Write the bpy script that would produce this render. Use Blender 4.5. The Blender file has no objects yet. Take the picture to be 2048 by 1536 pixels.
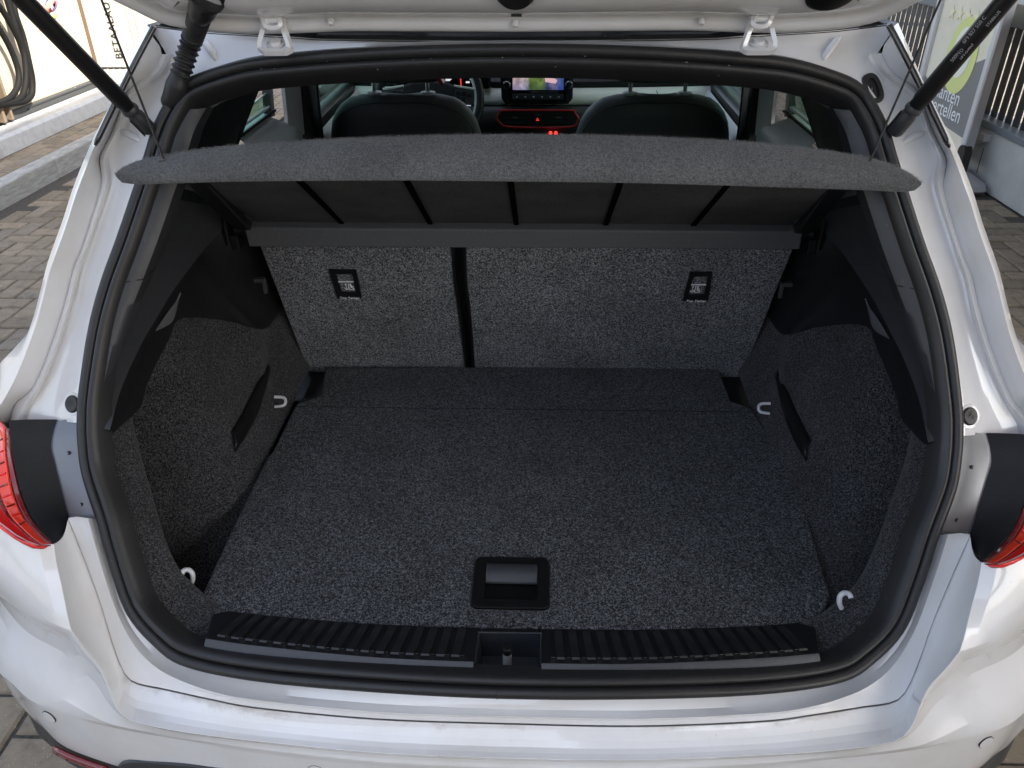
import bpy, bmesh, math, random
from mathutils import Vector as V, Matrix
random.seed(7)
R = math.radians
scene = bpy.context.scene
COL = scene.collection

# ------------------------------------------------------------------ camera
CAM = V((0.0366, 0.0, 1.6)); FPX = 1550.0
def cam_axes(p, yaw, roll):
    fw = V((0, math.cos(p), -math.sin(p))); dn = V((0, -math.sin(p), -math.cos(p))); rt = V((1, 0, 0))
    c, s = math.cos(roll), math.sin(roll)
    r2 = rt * c + dn * s; d2 = dn * c - rt * s
    Z = Matrix(((math.cos(yaw), math.sin(yaw), 0), (-math.sin(yaw), math.cos(yaw), 0), (0, 0, 1)))
    return Z @ r2, Z @ d2, Z @ fw
RT, DN, FW = cam_axes(R(31.5), R(-2.187), R(0.419))
cd = bpy.data.cameras.new('camera'); cam = bpy.data.objects.new('camera', cd); COL.objects.link(cam)
cd.sensor_fit = 'HORIZONTAL'; cd.sensor_width = 36.0; cd.lens = 36.0 * FPX / 2048.0
cd.clip_start = 0.02; cd.clip_end = 500
cam.matrix_world = Matrix(((RT.x, -DN.x, -FW.x, CAM.x), (RT.y, -DN.y, -FW.y, CAM.y), (RT.z, -DN.z, -FW.z, CAM.z), (0, 0, 0, 1)))
scene.camera = cam

# ------------------------------------------------------------------ sky, sun, exposure
SUN_EL, SUN_AZ = R(44), R(118)      # azimuth clockwise from +Y (towards +X)
world = bpy.data.worlds.new('World'); scene.world = world; world.use_nodes = True
wn = world.node_tree.nodes; wl = world.node_tree.links
sky = wn.new('ShaderNodeTexSky'); sky.sky_type = 'NISHITA'; sky.sun_disc = False
sky.sun_elevation = SUN_EL; sky.sun_rotation = SUN_AZ; sky.air_density = 1.0; sky.dust_density = 3.5; sky.ozone_density = 1.0
hs = wn.new('ShaderNodeHueSaturation'); hs.inputs['Saturation'].default_value = .62     # hazy, milky daylight
wl.new(sky.outputs[0], hs.inputs['Color']); wl.new(hs.outputs[0], wn['Background'].inputs[0]); wn['Background'].inputs[1].default_value = 0.13
sd = bpy.data.lights.new('sun', 'SUN'); sd.energy = 3.6; sd.angle = R(0.53); sd.color = (1.0, 0.93, 0.82)
so = bpy.data.objects.new('sun', sd); COL.objects.link(so)
to_sun = V((math.sin(SUN_AZ) * math.cos(SUN_EL), math.cos(SUN_AZ) * math.cos(SUN_EL), math.sin(SUN_EL)))
so.rotation_euler = to_sun.to_track_quat('Z', 'Y').to_euler()
vs = scene.view_settings
vs.view_transform = 'Standard'; vs.look = 'None'; vs.gamma = 1.0; vs.exposure = 1.88; vs.use_curve_mapping = False
scene.cycles.max_bounces = 10; scene.cycles.transparent_max_bounces = 12
scene.cycles.use_denoising = True

# ------------------------------------------------------------------ survey helpers (sight lines meeting known surfaces)
def ray(px, py): return RT * ((px - 1024) / FPX) + DN * ((py - 768) / FPX) + FW
def ux(px, py, x): d = ray(px, py); return CAM + d * ((x - CAM.x) / d.x)
def uy(px, py, y): d = ray(px, py); return CAM + d * ((y - CAM.y) / d.y)
def uz(px, py, z): d = ray(px, py); return CAM + d * ((z - CAM.z) / d.z)
def up(px, py, o, n): d = ray(px, py); return CAM + d * ((o - CAM).dot(n) / d.dot(n))
def tail(x, z): return .69 + .55 * (z - .68) + .1 * (z - .68) ** 2 + .26 * x * x
def uf(px, py, off=0.0):
    d = ray(px, py); lo, hi = .5, 2.5
    for _ in range(50):
        m = (lo + hi) / 2; p = CAM + d * m
        if p.y - tail(p.x, p.z) - off > 0: hi = m
        else: lo = m
    return CAM + d * lo
def tnorm(p):                     # normal of the tail surface, towards the rear
    return V((.52 * p.x, -1, .55 + .2 * (p.z - .68))).normalized()
def mx(p): return V((-p.x, p.y, p.z))

# ------------------------------------------------------------------ curve and mesh helpers
def cr(pts, n, closed=False):     # Catmull-Rom, then even arc length
    P = [V(p) for p in pts]; m = len(P); fine = []
    segs = m if closed else m - 1
    for i in range(segs):
        if closed: a, b, c, d = P[i - 1], P[i], P[(i + 1) % m], P[(i + 2) % m]
        else: a, b, c, d = P[max(i - 1, 0)], P[i], P[i + 1], P[min(i + 2, m - 1)]
        for k in range(12):
            t = k / 12
            fine.append(((2 * b) + (c - a) * t + (2 * a - 5 * b + 4 * c - d) * t * t + (3 * b - a - 3 * c + d) * t ** 3) / 2)
    fine.append(P[0].copy() if closed else P[-1].copy())
    return even(fine, n, closed)
def even(fine, n, closed=False):
    fine = [V(p) for p in fine]
    L = [0.0]
    for i in range(1, len(fine)): L.append(L[-1] + (fine[i] - fine[i - 1]).length)
    out = []; j = 0; tot = L[-1]
    for k in range(n):
        s = tot * k / (n if closed else n - 1)
        while j < len(L) - 2 and L[j + 1] < s: j += 1
        q = (s - L[j]) / max(L[j + 1] - L[j], 1e-9)
        out.append(fine[j].lerp(fine[j + 1], min(max(q, 0), 1)))
    return out
def wm(o):                         # world matrix without a depsgraph update
    return (wm(o.parent) @ o.matrix_parent_inverse if o.parent else Matrix.Identity(4)) @ o.matrix_basis
def attach(o, parent):            # parent an object that is modelled in world space
    o.parent = parent; o.matrix_parent_inverse = wm(parent).inverted(); return o
class MB:
    def __init__(s): s.v = []; s.f = []
    def add(s, vs, fs, flip=False):
        o = len(s.v); s.v += [V(p) for p in vs]
        for f in fs: s.f.append([o + i for i in (reversed(f) if flip else f)])
        return s
    def grid(s, rows, flip=False, cu=False, cv=False):
        nr, nc = len(rows), len(rows[0]); vs = [p for r in rows for p in r]; fs = []
        for i in range(nr if cv else nr - 1):
            for j in range(nc if cu else nc - 1):
                i2, j2 = (i + 1) % nr, (j + 1) % nc
                fs.append((i * nc + j, i * nc + j2, i2 * nc + j2, i2 * nc + j))
        return s.add(vs, fs, flip)
    def box(s, c, sz, rot=None):
        c = V(c); h = V(sz) / 2; vs = []
        for dx in (-1, 1):
            for dy in (-1, 1):
                for dz in (-1, 1):
                    q = V((dx * h.x, dy * h.y, dz * h.z)); vs.append(c + (rot @ q if rot else q))
        return s.add(vs, [(0, 1, 3, 2), (4, 6, 7, 5), (0, 4, 5, 1), (2, 3, 7, 6), (0, 2, 6, 4), (1, 5, 7, 3)])
    def prism(s, poly, d):         # polygon extruded along vector d
        n = len(poly); d = V(d); vs = [V(p) for p in poly] + [V(p) + d for p in poly]
        fs = [tuple(range(n - 1, -1, -1)), tuple(range(n, 2 * n))] + [(i, (i + 1) % n, n + (i + 1) % n, n + i) for i in range(n)]
        return s.add(vs, fs)
    def tube(s, pts, r, n=10, closed=False, caps=True, flat=None):
        P = [V(p) for p in pts]; m = len(P); rs = r if isinstance(r, (list, tuple)) else [r] * m
        rows = []; up_ = None
        for i in range(m):
            a = P[i - 1] if (i > 0 or closed) else P[i]; b = P[(i + 1) % m] if (i < m - 1 or closed) else P[i]
            t = (b - a).normalized()
            if up_ is None: up_ = t.orthogonal().normalized() if flat is None else V(flat[2])
            up_ = (up_ - t * up_.dot(t)).normalized(); sd_ = t.cross(up_)
            if flat is None: rows.append([P[i] + (up_ * math.cos(a2) + sd_ * math.sin(a2)) * rs[i] for a2 in [2 * math.pi * k / n for k in range(n)]])
            else:
                w, h = flat[0] / 2, flat[1] / 2
                rows.append([P[i] + up_ * x + sd_ * y for x, y in ((w, h), (w, -h), (-w, -h), (-w, h))])
        k = len(rows[0]); s.grid(rows, cu=True, cv=closed)
        if caps and not closed:
            o = len(s.v) - m * k
            s.f.append([o + i for i in reversed(range(k))]); s.f.append([o + (m - 1) * k + i for i in range(k)])
        return s
    def lathe(s, o, ax, prof, n=24):  # prof: (radius, along)
        o = V(o); ax = V(ax).normalized(); u = ax.orthogonal().normalized(); w = ax.cross(u)
        rows = [[o + ax * h + (u * math.cos(2 * math.pi * k / n) + w * math.sin(2 * math.pi * k / n)) * r for k in range(n)] for r, h in prof]
        return s.grid(rows, cu=True)
    def mirror(s):
        n = len(s.v); vs = [mx(p) for p in s.v]; fs = [list(reversed(f)) for f in s.f]
        return s.add(vs, fs)
    def obj(s, name, mat, parent=None, smooth=35, bevel=0, seg=2, weld=0, solid=0, sub=0, flipx=False, sol_off=-1, local=False):
        me = bpy.data.meshes.new(name)
        vs = [mx(p) for p in s.v] if flipx else s.v
        fs = [list(reversed(f)) for f in s.f] if flipx else s.f
        me.from_pydata([tuple(p) for p in vs], [], fs)
        if weld:
            bm = bmesh.new(); bm.from_mesh(me); bmesh.ops.remove_doubles(bm, verts=bm.verts, dist=weld)
            bmesh.ops.recalc_face_normals(bm, faces=bm.faces); bm.to_mesh(me); bm.free()
        if smooth is not None:
            for p in me.polygons: p.use_smooth = True
            if smooth < 180: me.set_sharp_from_angle(angle=R(smooth))
        me.materials.append(mat)
        o = bpy.data.objects.new(name, me); COL.objects.link(o)
        if parent:
            if local: o.parent = parent
            else: attach(o, parent)
        if solid:
            m = o.modifiers.new('solid', 'SOLIDIFY'); m.thickness = solid; m.offset = sol_off
        if sub:
            m = o.modifiers.new('sub', 'SUBSURF'); m.levels = sub; m.render_levels = sub
        if bevel:
            m = o.modifiers.new('bevel', 'BEVEL'); m.width = bevel; m.segments = seg; m.limit_method = 'ANGLE'; m.angle_limit = R(28); m.harden_normals = smooth is not None
        return o
def empty(name, loc=(0, 0, 0), parent=None):
    o = bpy.data.objects.new(name, None); COL.objects.link(o); o.location = loc
    o.empty_display_size = .1
    if parent: attach(o, parent)
    return o
def tag(o, label=None, cat=None, group=None, kind=None):
    if label: o['label'] = label
    if cat: o['category'] = cat
    if group: o['group'] = group
    if kind: o['kind'] = kind
    return o
def text(name, body, mat, parent, o, xdir, ydir, size, extrude=.0003, align='LEFT', shear=0, space=1.0):
    c = bpy.data.curves.new(name, 'FONT'); c.body = body; c.size = size; c.extrude = extrude; c.align_x = align; c.shear = shear; c.space_character = space
    tmp = bpy.data.objects.new('tmp_text', c); COL.objects.link(tmp)
    me = bpy.data.meshes.new_from_object(tmp.evaluated_get(bpy.context.evaluated_depsgraph_get())); me.name = name
    bpy.data.objects.remove(tmp); me.materials.clear(); me.materials.append(mat)
    ob = bpy.data.objects.new(name, me); COL.objects.link(ob)
    X = V(xdir).normalized(); Y = (V(ydir) - X * V(ydir).dot(X)).normalized(); Z = X.cross(Y); o = V(o)
    ob.matrix_world = Matrix(((X.x, Y.x, Z.x, o.x), (X.y, Y.y, Z.y, o.y), (X.z, Y.z, Z.z, o.z), (0, 0, 0, 1)))
    if parent: attach(ob, parent)
    return ob

# ------------------------------------------------------------------ materials
def mat(name, col, rough=.5, metal=0, coat=0, spec=.5, coat_rough=.03):
    m = bpy.data.materials.new(name); m.use_nodes = True
    b = m.node_tree.nodes['Principled BSDF']
    b.inputs['Base Color'].default_value = (*col, 1); b.inputs['Roughness'].default_value = rough
    b.inputs['Metallic'].default_value = metal; b.inputs['Coat Weight'].default_value = coat
    b.inputs['Coat Roughness'].default_value = coat_rough; b.inputs['Specular IOR Level'].default_value = spec
    return m
def nodes(m): return m.node_tree.nodes, m.node_tree.links, m.node_tree.nodes['Principled BSDF']
def tex(m, scale, detail=2, rough=.5, kind='ShaderNodeTexNoise', stretch=None, obj=True):
    n, l, b = nodes(m)
    tc = n.new('ShaderNodeTexCoord'); t = n.new(kind); src = tc.outputs['Object']
    if stretch:
        mp = n.new('ShaderNodeMapping'); mp.inputs['Scale'].default_value = stretch; l.new(src, mp.inputs[0]); src = mp.outputs[0]
    l.new(src, t.inputs['Vector']); t.inputs['Scale'].default_value = scale
    if kind == 'ShaderNodeTexNoise': t.inputs['Detail'].default_value = detail; t.inputs['Roughness'].default_value = rough
    return t
def ramp(m, src, stops, interp='LINEAR'):
    n, l, b = nodes(m); r = n.new('ShaderNodeValToRGB'); e = r.color_ramp; e.interpolation = interp
    while len(e.elements) < len(stops): e.elements.new(.5)
    for i, (p, c) in enumerate(stops):
        e.elements[i].position = p; e.elements[i].color = (*c, 1) if len(c) == 3 else c
    l.new(src, r.inputs[0]); return r
def bump(m, src, strength=.3, dist=.001, prev=None):
    n, l, b = nodes(m); k = n.new('ShaderNodeBump'); k.inputs['Strength'].default_value = strength; k.inputs['Distance'].default_value = dist
    l.new(src, k.inputs['Height'])
    if prev: l.new(prev.outputs[0], k.inputs['Normal'])
    l.new(k.outputs[0], b.inputs['Normal']); return k
def mixc(m, a, b_, fac, mode='MIX'):
    n, l, b = nodes(m); x = n.new('ShaderNodeMix'); x.data_type = 'RGBA'; x.blend_type = mode
    for sock, val in ((x.inputs[0], fac), (x.inputs[6], a), (x.inputs[7], b_)):
        if hasattr(val, 'is_linked') or hasattr(val, 'links'): l.new(val, sock)
        elif isinstance(val, (int, float)): sock.default_value = val
        else: sock.default_value = (*val, 1)
    return x.outputs[2]

M = {}
# white paint, a film of road dust with its own blotchy outline
p = M['paint'] = mat('white_paint', (.76, .765, .78), .32, coat=1.0, coat_rough=.035)
n, l, b = nodes(p)
t = tex(p, 7, 5, .62); r = ramp(p, t.outputs[0], [(.42, (.76, .765, .78)), (.75, (.68, .672, .655))])
t2 = tex(p, 260, 2); r2 = ramp(p, t2.outputs[0], [(.735, (1, 1, 1)), (.79, (.55, .5, .44))])
l.new(mixc(p, r.outputs[0], r2.outputs[0], .6, 'MULTIPLY'), b.inputs['Base Color'])
t3 = tex(p, 5, 4, .6); r3 = ramp(p, t3.outputs[0], [(.4, (.012,) * 3), (.8, (.05,) * 3)]); b.inputs['Coat IOR'].default_value = 1.7; l.new(r3.outputs[0], b.inputs['Coat Roughness'])
def carpet(name, dark, mid, light, scale, bstr=.35, stretch=(1, 1, 1)):
    m = mat(name, mid, .95, spec=.1); n, l, b = nodes(m)
    t = tex(m, scale, 3, .7, stretch=stretch); t.inputs['Distortion'].default_value = 1.2; r = ramp(m, t.outputs[0], [(.40, dark), (.485, mid), (.60, light)])
    t2 = tex(m, 9, 3); r2 = ramp(m, t2.outputs[0], [(.3, (.78,) * 3), (.7, (1.12,) * 3)])
    t3 = tex(m, scale * 2.7, 2, .6); r3 = ramp(m, t3.outputs[0], [(.62, (0, 0, 0)), (.74, tuple(c * 1.3 for c in light))])
    c = mixc(m, r.outputs[0], r2.outputs[0], 1.0, 'MULTIPLY'); c = mixc(m, c, r3.outputs[0], .6, 'ADD')
    l.new(c, b.inputs['Base Color']); bump(m, t.outputs[0], bstr, .0012)
    b.inputs['Sheen Weight'].default_value = .1; b.inputs['Sheen Roughness'].default_value = .6
    return m
M['carpet'] = carpet('speckled_carpet', (.002, .0022, .0028), (.0112, .0122, .0145), (.155, .163, .18), 320)
M['seatcarpet'] = carpet('seatback_carpet', (.004, .0045, .0055), (.052, .056, .061), (.33, .34, .36), 320)
M['sidecarpet'] = carpet('side_carpet', (.0025, .0025, .003), (.0125, .0125, .0145), (.10, .10, .108), 390)
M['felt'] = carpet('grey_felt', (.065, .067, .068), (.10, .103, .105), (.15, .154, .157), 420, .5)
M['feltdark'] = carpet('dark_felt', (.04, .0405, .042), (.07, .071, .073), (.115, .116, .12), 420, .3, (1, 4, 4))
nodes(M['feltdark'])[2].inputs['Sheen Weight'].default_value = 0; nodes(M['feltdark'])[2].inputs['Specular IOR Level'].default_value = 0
def grain(name, col, rough, scale=900, st=.25, spec=.5):
    m = mat(name, col, rough, spec=spec); t = tex(m, scale, 2, .5); bump(m, t.outputs[0], st, .0006)
    n, l, b = nodes(m); t4 = tex(m, 240, 3); r4 = ramp(m, t4.outputs[0], [(.66, (*col,)), (.80, tuple(min(1, c * 2.2 + .03) for c in col))]); l.new(r4.outputs[0], b.inputs['Base Color']); t2 = tex(m, 12, 4, .6); r2 = ramp(m, t2.outputs[0], [(.3, (rough - .06,) * 3), (.75, (rough + .1,) * 3)]); l.new(r2.outputs[0], b.inputs['Roughness'])
    return m
M['plastic'] = grain('black_grained_plastic', (.008, .0085, .010), .5, spec=.35)
M['plasticgrey'] = grain('charcoal_grained_plastic', (.036, .038, .043), .42)
M['smoothblack'] = mat('smooth_black_plastic', (.007, .0073, .008), .38, spec=.4)
M['gloss'] = mat('gloss_black', (.008, .008, .009), .06, coat=1)
M['rubber'] = grain('rubber', (.017, .017, .018), .42, 500, .12)
M['headliner'] = carpet('headliner', (.03, .03, .033), (.045, .045, .05), (.06, .06, .066), 600, .2)
M['silver'] = mat('satin_grey_film', (.20, .205, .215), .38, metal=.6)
n, l, b = nodes(M['silver']); t = tex(M['silver'], 14, 4, .6); r = ramp(M['silver'], t.outputs[0], [(.3, (.28,) * 3), (.75, (.46,) * 3)]); l.new(r.outputs[0], b.inputs['Roughness'])
M['chrome'] = mat('chrome', (.8, .8, .82), .12, metal=1)
M['steel'] = mat('zinc_steel', (.5, .5, .52), .35, metal=1)
M['hook'] = mat('pale_grey_hook', (.62, .63, .66), .4)
M['void'] = mat('groove_black', (.004, .004, .004), .9, spec=0)
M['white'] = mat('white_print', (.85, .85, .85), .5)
M['ink'] = mat('black_print', (.015, .015, .015), .6)
M['seatfab'] = grain('black_upholstery', (.085, .09, .092), .6, 1200, .3)
M['seam'] = mat('seam_thread', (.04, .042, .045), .7)
M['greytrim'] = mat('light_grey_trim', (.55, .57, .58), .5)
M['dashgrey'] = mat('dash_inlay_grey', (.72, .72, .69), .45)
M['redtrim'] = mat('red_vent_trim', (.35, .012, .016), .35)
M['doortrim'] = grain('door_trim', (.40, .43, .42), .45)
def glass(name, tint, fac=.08):
    m = bpy.data.materials.new(name); m.use_nodes = True; n = m.node_tree.nodes; l = m.node_tree.links
    n.remove(n['Principled BSDF']); tr = n.new('ShaderNodeBsdfTransparent'); tr.inputs[0].default_value = (*tint, 1)
    g = n.new('ShaderNodeBsdfGlossy'); g.inputs['Roughness'].default_value = .01; lw = n.new('ShaderNodeLayerWeight'); lw.inputs[0].default_value = .5; pw = n.new('ShaderNodeMath'); pw.operation = 'POWER'; pw.inputs[1].default_value = 4.5; l.new(lw.outputs['Facing'], pw.inputs[0]); fr = n.new('ShaderNodeMath'); fr.operation = 'MULTIPLY_ADD'; fr.inputs[1].default_value = .85; fr.inputs[2].default_value = .05; l.new(pw.outputs[0], fr.inputs[0])
    mx_ = n.new('ShaderNodeMixShader'); l.new(fr.outputs[0], mx_.inputs[0]); l.new(tr.outputs[0], mx_.inputs[1]); l.new(g.outputs[0], mx_.inputs[2]); l.new(mx_.outputs[0], n['Material Output'].inputs[0])
    return m
M['greenglass'] = glass('green_tinted_glass', (.42, .70, .56)); M['glass'] = glass('clear_glass', (.96, .98, .97)); M['darkglass'] = glass('privacy_glass', (.10, .11, .11))
def lens(name, col, rough=.08, em=0):
    m = mat(name, col, rough, coat=1); n, l, b = nodes(m)
    b.inputs['Transmission Weight'].default_value = .12; b.inputs['IOR'].default_value = 1.5
    if em: b.inputs['Emission Color'].default_value = (*col, 1); b.inputs['Emission Strength'].default_value = em
    return m
M['redlens'] = lens('red_lens', (.92, .014, .014)); M['orangelens'] = lens('bright_red_lens', (1.0, .05, .015)); M['darklens'] = lens('dark_red_lens', (.2, .004, .008)); M['clearlens'] = lens('smoked_clear_lens', (.45, .3, .28))
def emit(name, col, s):
    m = mat(name, col, .3); n, l, b = nodes(m); b.inputs['Emission Color'].default_value = (*col, 1); b.inputs['Emission Strength'].default_value = s; return m
M['redled'] = emit('red_lamp', (1, .05, .03), .45); M['needle'] = emit('gauge_red', (.9, .05, .04), .25); M['gaugewhite'] = emit('gauge_white', (.9, .92, .95), .2); M['amberwhite'] = mat('pale_metal', (.6, .58, .5), .25, metal=.8)
# ================================================================== the car
car = empty('parked_car', (0, 2.2, 0))
tag(car, 'white crossover car with its tailgate raised and its boot empty', 'car')
def fix(o): return o

# ---- aperture curve (outer edge of the rubber seal), left half from sill centre to roof centre
SL = [(993, 1401), (760, 1389), (520, 1367), (377, 1337), (312, 1293), (255, 1222), (216, 1108), (200, 1049), (169, 951), (160, 883), (159, 832), (162, 784), (176, 685), (190, 617), (210, 549),
      (237, 475), (269, 380), (292, 309), (309, 254), (332, 208), (355, 175), (396, 147), (494, 116), (597, 103), (715, 94), (862, 87), (1022, 84)]
seal_l = [uf(*q) for q in SL]; seal_l[0].x = 0; seal_l[-1].x = 0
seal_l[0].y = tail(0, seal_l[0].z); seal_l[-1].y = tail(0, seal_l[-1].z)
loop = [mx(q) for q in seal_l] + list(reversed(seal_l[1:-1]))     # right half upwards, left half downwards
ring = cr(loop, 300, closed=True)
def ringframe(i):
    t = (ring[(i + 1) % 300] - ring[i - 1]).normalized(); nn = tnorm(ring[i]); nn = (nn - t * nn.dot(t)).normalized()
    bb = t.cross(nn)                                              # radial
    if bb.dot(ring[i] - V((0, tail(0, 1.03), 1.03))) < 0: bb = -bb
    return bb, nn
FR = [ringframe(i) for i in range(300)]
def ringoff(r, h): return [ring[i] + FR[i][0] * r + FR[i][1] * h for i in range(300)]
prof = [(.000, -.004), (-.0005, .007), (-.004, .0135), (-.009, .0155), (-.014, .0145), (-.0175, .010), (-.0188, .004), (-.0200, .004), (-.0215, .011), (-.025, .0155), (-.029, .0155), (-.033, .011), (-.0355, .003), (-.037, -.02)]
prof = [(a - .005, b_) for a, b_ in prof]
mb = MB(); mb.grid([ringoff(r_, h_) for r_, h_ in prof], cu=True)
seal = fix(mb.obj('door_seal', M['rubber'], car, smooth=60, weld=1e-6))
# the butt joint of the rubber at the sill centre
j = min(range(300), key=lambda i: (ring[i] - V((-.017, .69, .668))).length)
mb = MB(); fr_ = FR[j]; mb.tube([ring[j] + fr_[0] * r_ + fr_[1] * (h_ + .0003) for r_, h_ in prof[1:7]], .0007, 6); fix(mb.obj('joint_line', M['ink'], seal))
inner = ringoff(-.036, -.002)

# ---- painted rear frame
def path(pxs, off=0.0, n=40): return cr([uf(a, b, off) for a, b in pxs], n)
def grow(rows_px, n=40): return [path(p_, o_, n) for p_, o_ in rows_px]
P_seal = [(360, 170), (332, 208), (309, 254), (292, 309), (269, 380), (237, 475), (210, 549), (190, 617), (176, 685), (162, 784), (158, 832), (158, 846)]
P_bi = [(345, 108), (325, 145), (290, 175), (262, 199), (238, 260), (219, 301), (217, 325), (221, 350), (216, 383), (179, 492), (162, 542), (146, 610), (118, 695), (85, 775), (62, 815), (52, 846)]
P_bo = [(324, 108), (306, 142), (271, 168), (250, 191), (226, 260), (204, 303), (198, 322), (203, 350), (200, 383), (166, 492), (149, 532), (129, 610), (101, 695), (66, 775), (30, 808), (18, 846)]
P_bt = [((a[0] + b[0]) / 2, (a[1] + b[1]) / 2) for a, b in zip(P_bi, P_bo)]
P_cr = [(300, 56), (243, 186), (191, 290), (154, 380), (132, 448), (102, 532), (85, 597), (68, 658), (34, 746), (0, 812), (-20, 850)]
N = 64
seal_row = path(P_seal, 0, N); bi = path(P_bi, .004, N); bt = path(P_bt, -.010, N); bo = path(P_bo, .0, N); crest = path(P_cr, -.045, N)
fm = [a.lerp(b_, .5) + V((0, .008, 0)) for a, b_ in zip(seal_row, bi)]
fe = [a.lerp(b_, .86) + V((0, .006, 0)) for a, b_ in zip(seal_row, bi)]
fs = [a.lerp(b_, .12) + V((0, .001, 0)) for a, b_ in zip(seal_row, bi)]
sm1 = [a.lerp(b_, .3) + V((0, .004, 0)) for a, b_ in zip(bo, crest)]
sm2 = [a.lerp(b_, .62) + V((0, -.003, 0)) for a, b_ in zip(bo, crest)]
sm3 = [a.lerp(b_, .93) + V((0, -.004, 0)) for a, b_ in zip(bo, crest)]
tuck = [p_ + V((.025, .004, 0)) for p_ in seal_row]
body = MB()
bq1 = [a.lerp(b_, .3) + V((0, -.003, 0)) for a, b_ in zip(bi, bt)]; bq2 = [a.lerp(b_, .7) + V((0, -.003, 0)) for a, b_ in zip(bt, bo)]
# outer side skin: from the crest round to the flank
def wside(z):                      # half width of the flank at height z
    tab = [(.15, .80), (.3, .865), (.55, .885), (.75, .89), (.88, .872), (.95, .845), (1.05, .785), (1.15, .745), (1.25, .705), (1.35, .66), (1.45, .60), (1.52, .50)]
    for (a, wa), (b_, wb) in zip(tab, tab[1:]):
        if z <= b_: return wa + (wb - wa) * max(0, (z - a)) / (b_ - a)
    return .5
out1 = [V((min(-p_.x + .0, p_.x - .012), p_.y + .004, p_.z + .004)) for p_ in crest]
out1 = [V((p_.x - .010, p_.y + .012, p_.z + .003)) for p_ in crest]
def hip(z):                        # half width of the rear haunch beside the shut line
    tab = [(.90, .876), (.93, .868), (.972, .842), (1.004, .803), (1.038, .766), (1.07, .74), (1.2, .69)]
    for (a, wa), (b_, wb) in zip(tab, tab[1:]):
        if z <= b_: return wa + (wb - wa) * max(0, (z - a)) / (b_ - a)
    return .69
out2 = []
for p_ in crest:
    q = min(max((p_.z - 1.05) / .09, 0), 1); out2.append(V((-(hip(p_.z) * (1 - q) + (-p_.x + .02) * q), 1.066 * (1 - q) + (p_.y + .14) * q, p_.z)))
body.grid([tuck, seal_row, fs, fm, fe, bi, bq1, bt, bq2, bo, sm1, sm2, sm3, crest, out1, out2])
# corner and roof flange
N2 = 60
R_seal = [(360, 170), (396, 147), (494, 116), (597, 103), (715, 94), (862, 87), (1022, 84)]
R_gap = [(300, 56), (330, 57), (420, 64), (585, 72), (715, 76), (862, 79), (1022, 80)]
rs_ = path(R_seal, 0, N2); rg = path(R_gap, .012, N2)
rs_[-1].x = rg[-1].x = 0
rm1 = [a.lerp(b_, .35) + V((0, .010, 0)) for a, b_ in zip(rs_, rg)]; rm2 = [a.lerp(b_, .75) + V((0, .006, 0)) for a, b_ in zip(rs_, rg)]
rt_ = [p_ + V((0, .02, -.02)) for p_ in rs_]
rg2 = [p_ + V((0, .05, -.006)) for p_ in rg]
body.grid([rt_, rs_, rm1, rm2, rg, rg2], flip=True)
body.mirror()
body_o = fix(body.obj('body', M['paint'], car, smooth=50, weld=.0004))
# pressed ribs and dimples of the upper corners (mirrored)
def rib(pxs, r_, off=-.002, n=14):
    for s_ in (1, -1):
        m_ = MB(); pts_ = cr([uf(a, b_, off) for a, b_ in pxs], n)
        if s_ < 0: pts_ = [mx(q) for q in pts_]
        rr = [r_ * (.25 + .75 * math.sin(math.pi * min(max((k + .6) / n, 0), 1)) ** .5) for k in range(n)]
        m_.tube(pts_, rr, 10); fix(m_.obj('pressed_rib', M['paint'], body_o, smooth=80))
rib([(404, 76), (418, 96), (434, 122)], .006, .0075)
rib([(240, 262), (262, 270), (284, 283)], .006, .0095)
# round rubber plugs
for pxy, s_ in (((145, 808), 1), ((145, 808), -1)):
    o_ = uf(*pxy, .001); nn = tnorm(o_)
    if s_ < 0: o_ = mx(o_); nn = mx(nn)
    m_ = MB().lathe(o_, nn, [(.0135, -.004), (.0135, .0015), (.0115, .0035), (.004, .0035), (.0015, .0022), (.0001, .0022)], 28)
    pl = fix(m_.obj('round_plug', M['rubber'], body_o)); 
    m_ = MB().lathe(o_, nn, [(.019, -.004), (.0175, .0008), (.0135, .0002)], 28); fix(m_.obj('plug_seat', M['paint'], body_o))
# oval grommet, upper corner on the passenger side
oc = mx(uf(2056 - 1745 - 2, 178, .0)); oc = uf(1744, 178, .004); nn = tnorm(oc)
tdir = (uf(1752, 202, .004) - uf(1736, 156, .004)).normalized(); wdir = nn.cross(tdir)
def oval(a, b_, h_): return [oc + nn * h_ + tdir * (a * math.copysign(abs(math.sin(t_)) ** .75, math.sin(t_))) + wdir * (b_ * math.copysign(abs(math.cos(t_)) ** .8, math.cos(t_))) for t_ in [2 * math.pi * k / 32 for k in range(32)]]
m_ = MB().grid([oval(.023, .0155, -.004), oval(.0225, .015, .003), oval(.020, .0125, .004), oval(.015, .008, .0035), oval(.0145, .0075, .0005), oval(.002, .001, .0005)], cu=True)
fix(m_.obj('oval_grommet', M['rubber'], body_o))
# black shut-line strip along the upper quarter
for s_ in (1, -1):
    pts_ = cr([uf(a, b_, -.052) for a, b_ in [(308, 54), (272, 122), (240, 186), (214, 240), (190, 291)]], 30)
    if s_ < 0: pts_ = [mx(q) for q in pts_]
    fix(MB().tube(pts_, [.0045] * 28 + [.004, .002], 8).obj('shutline_strip', M['gloss'], body_o, smooth=80))

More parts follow.
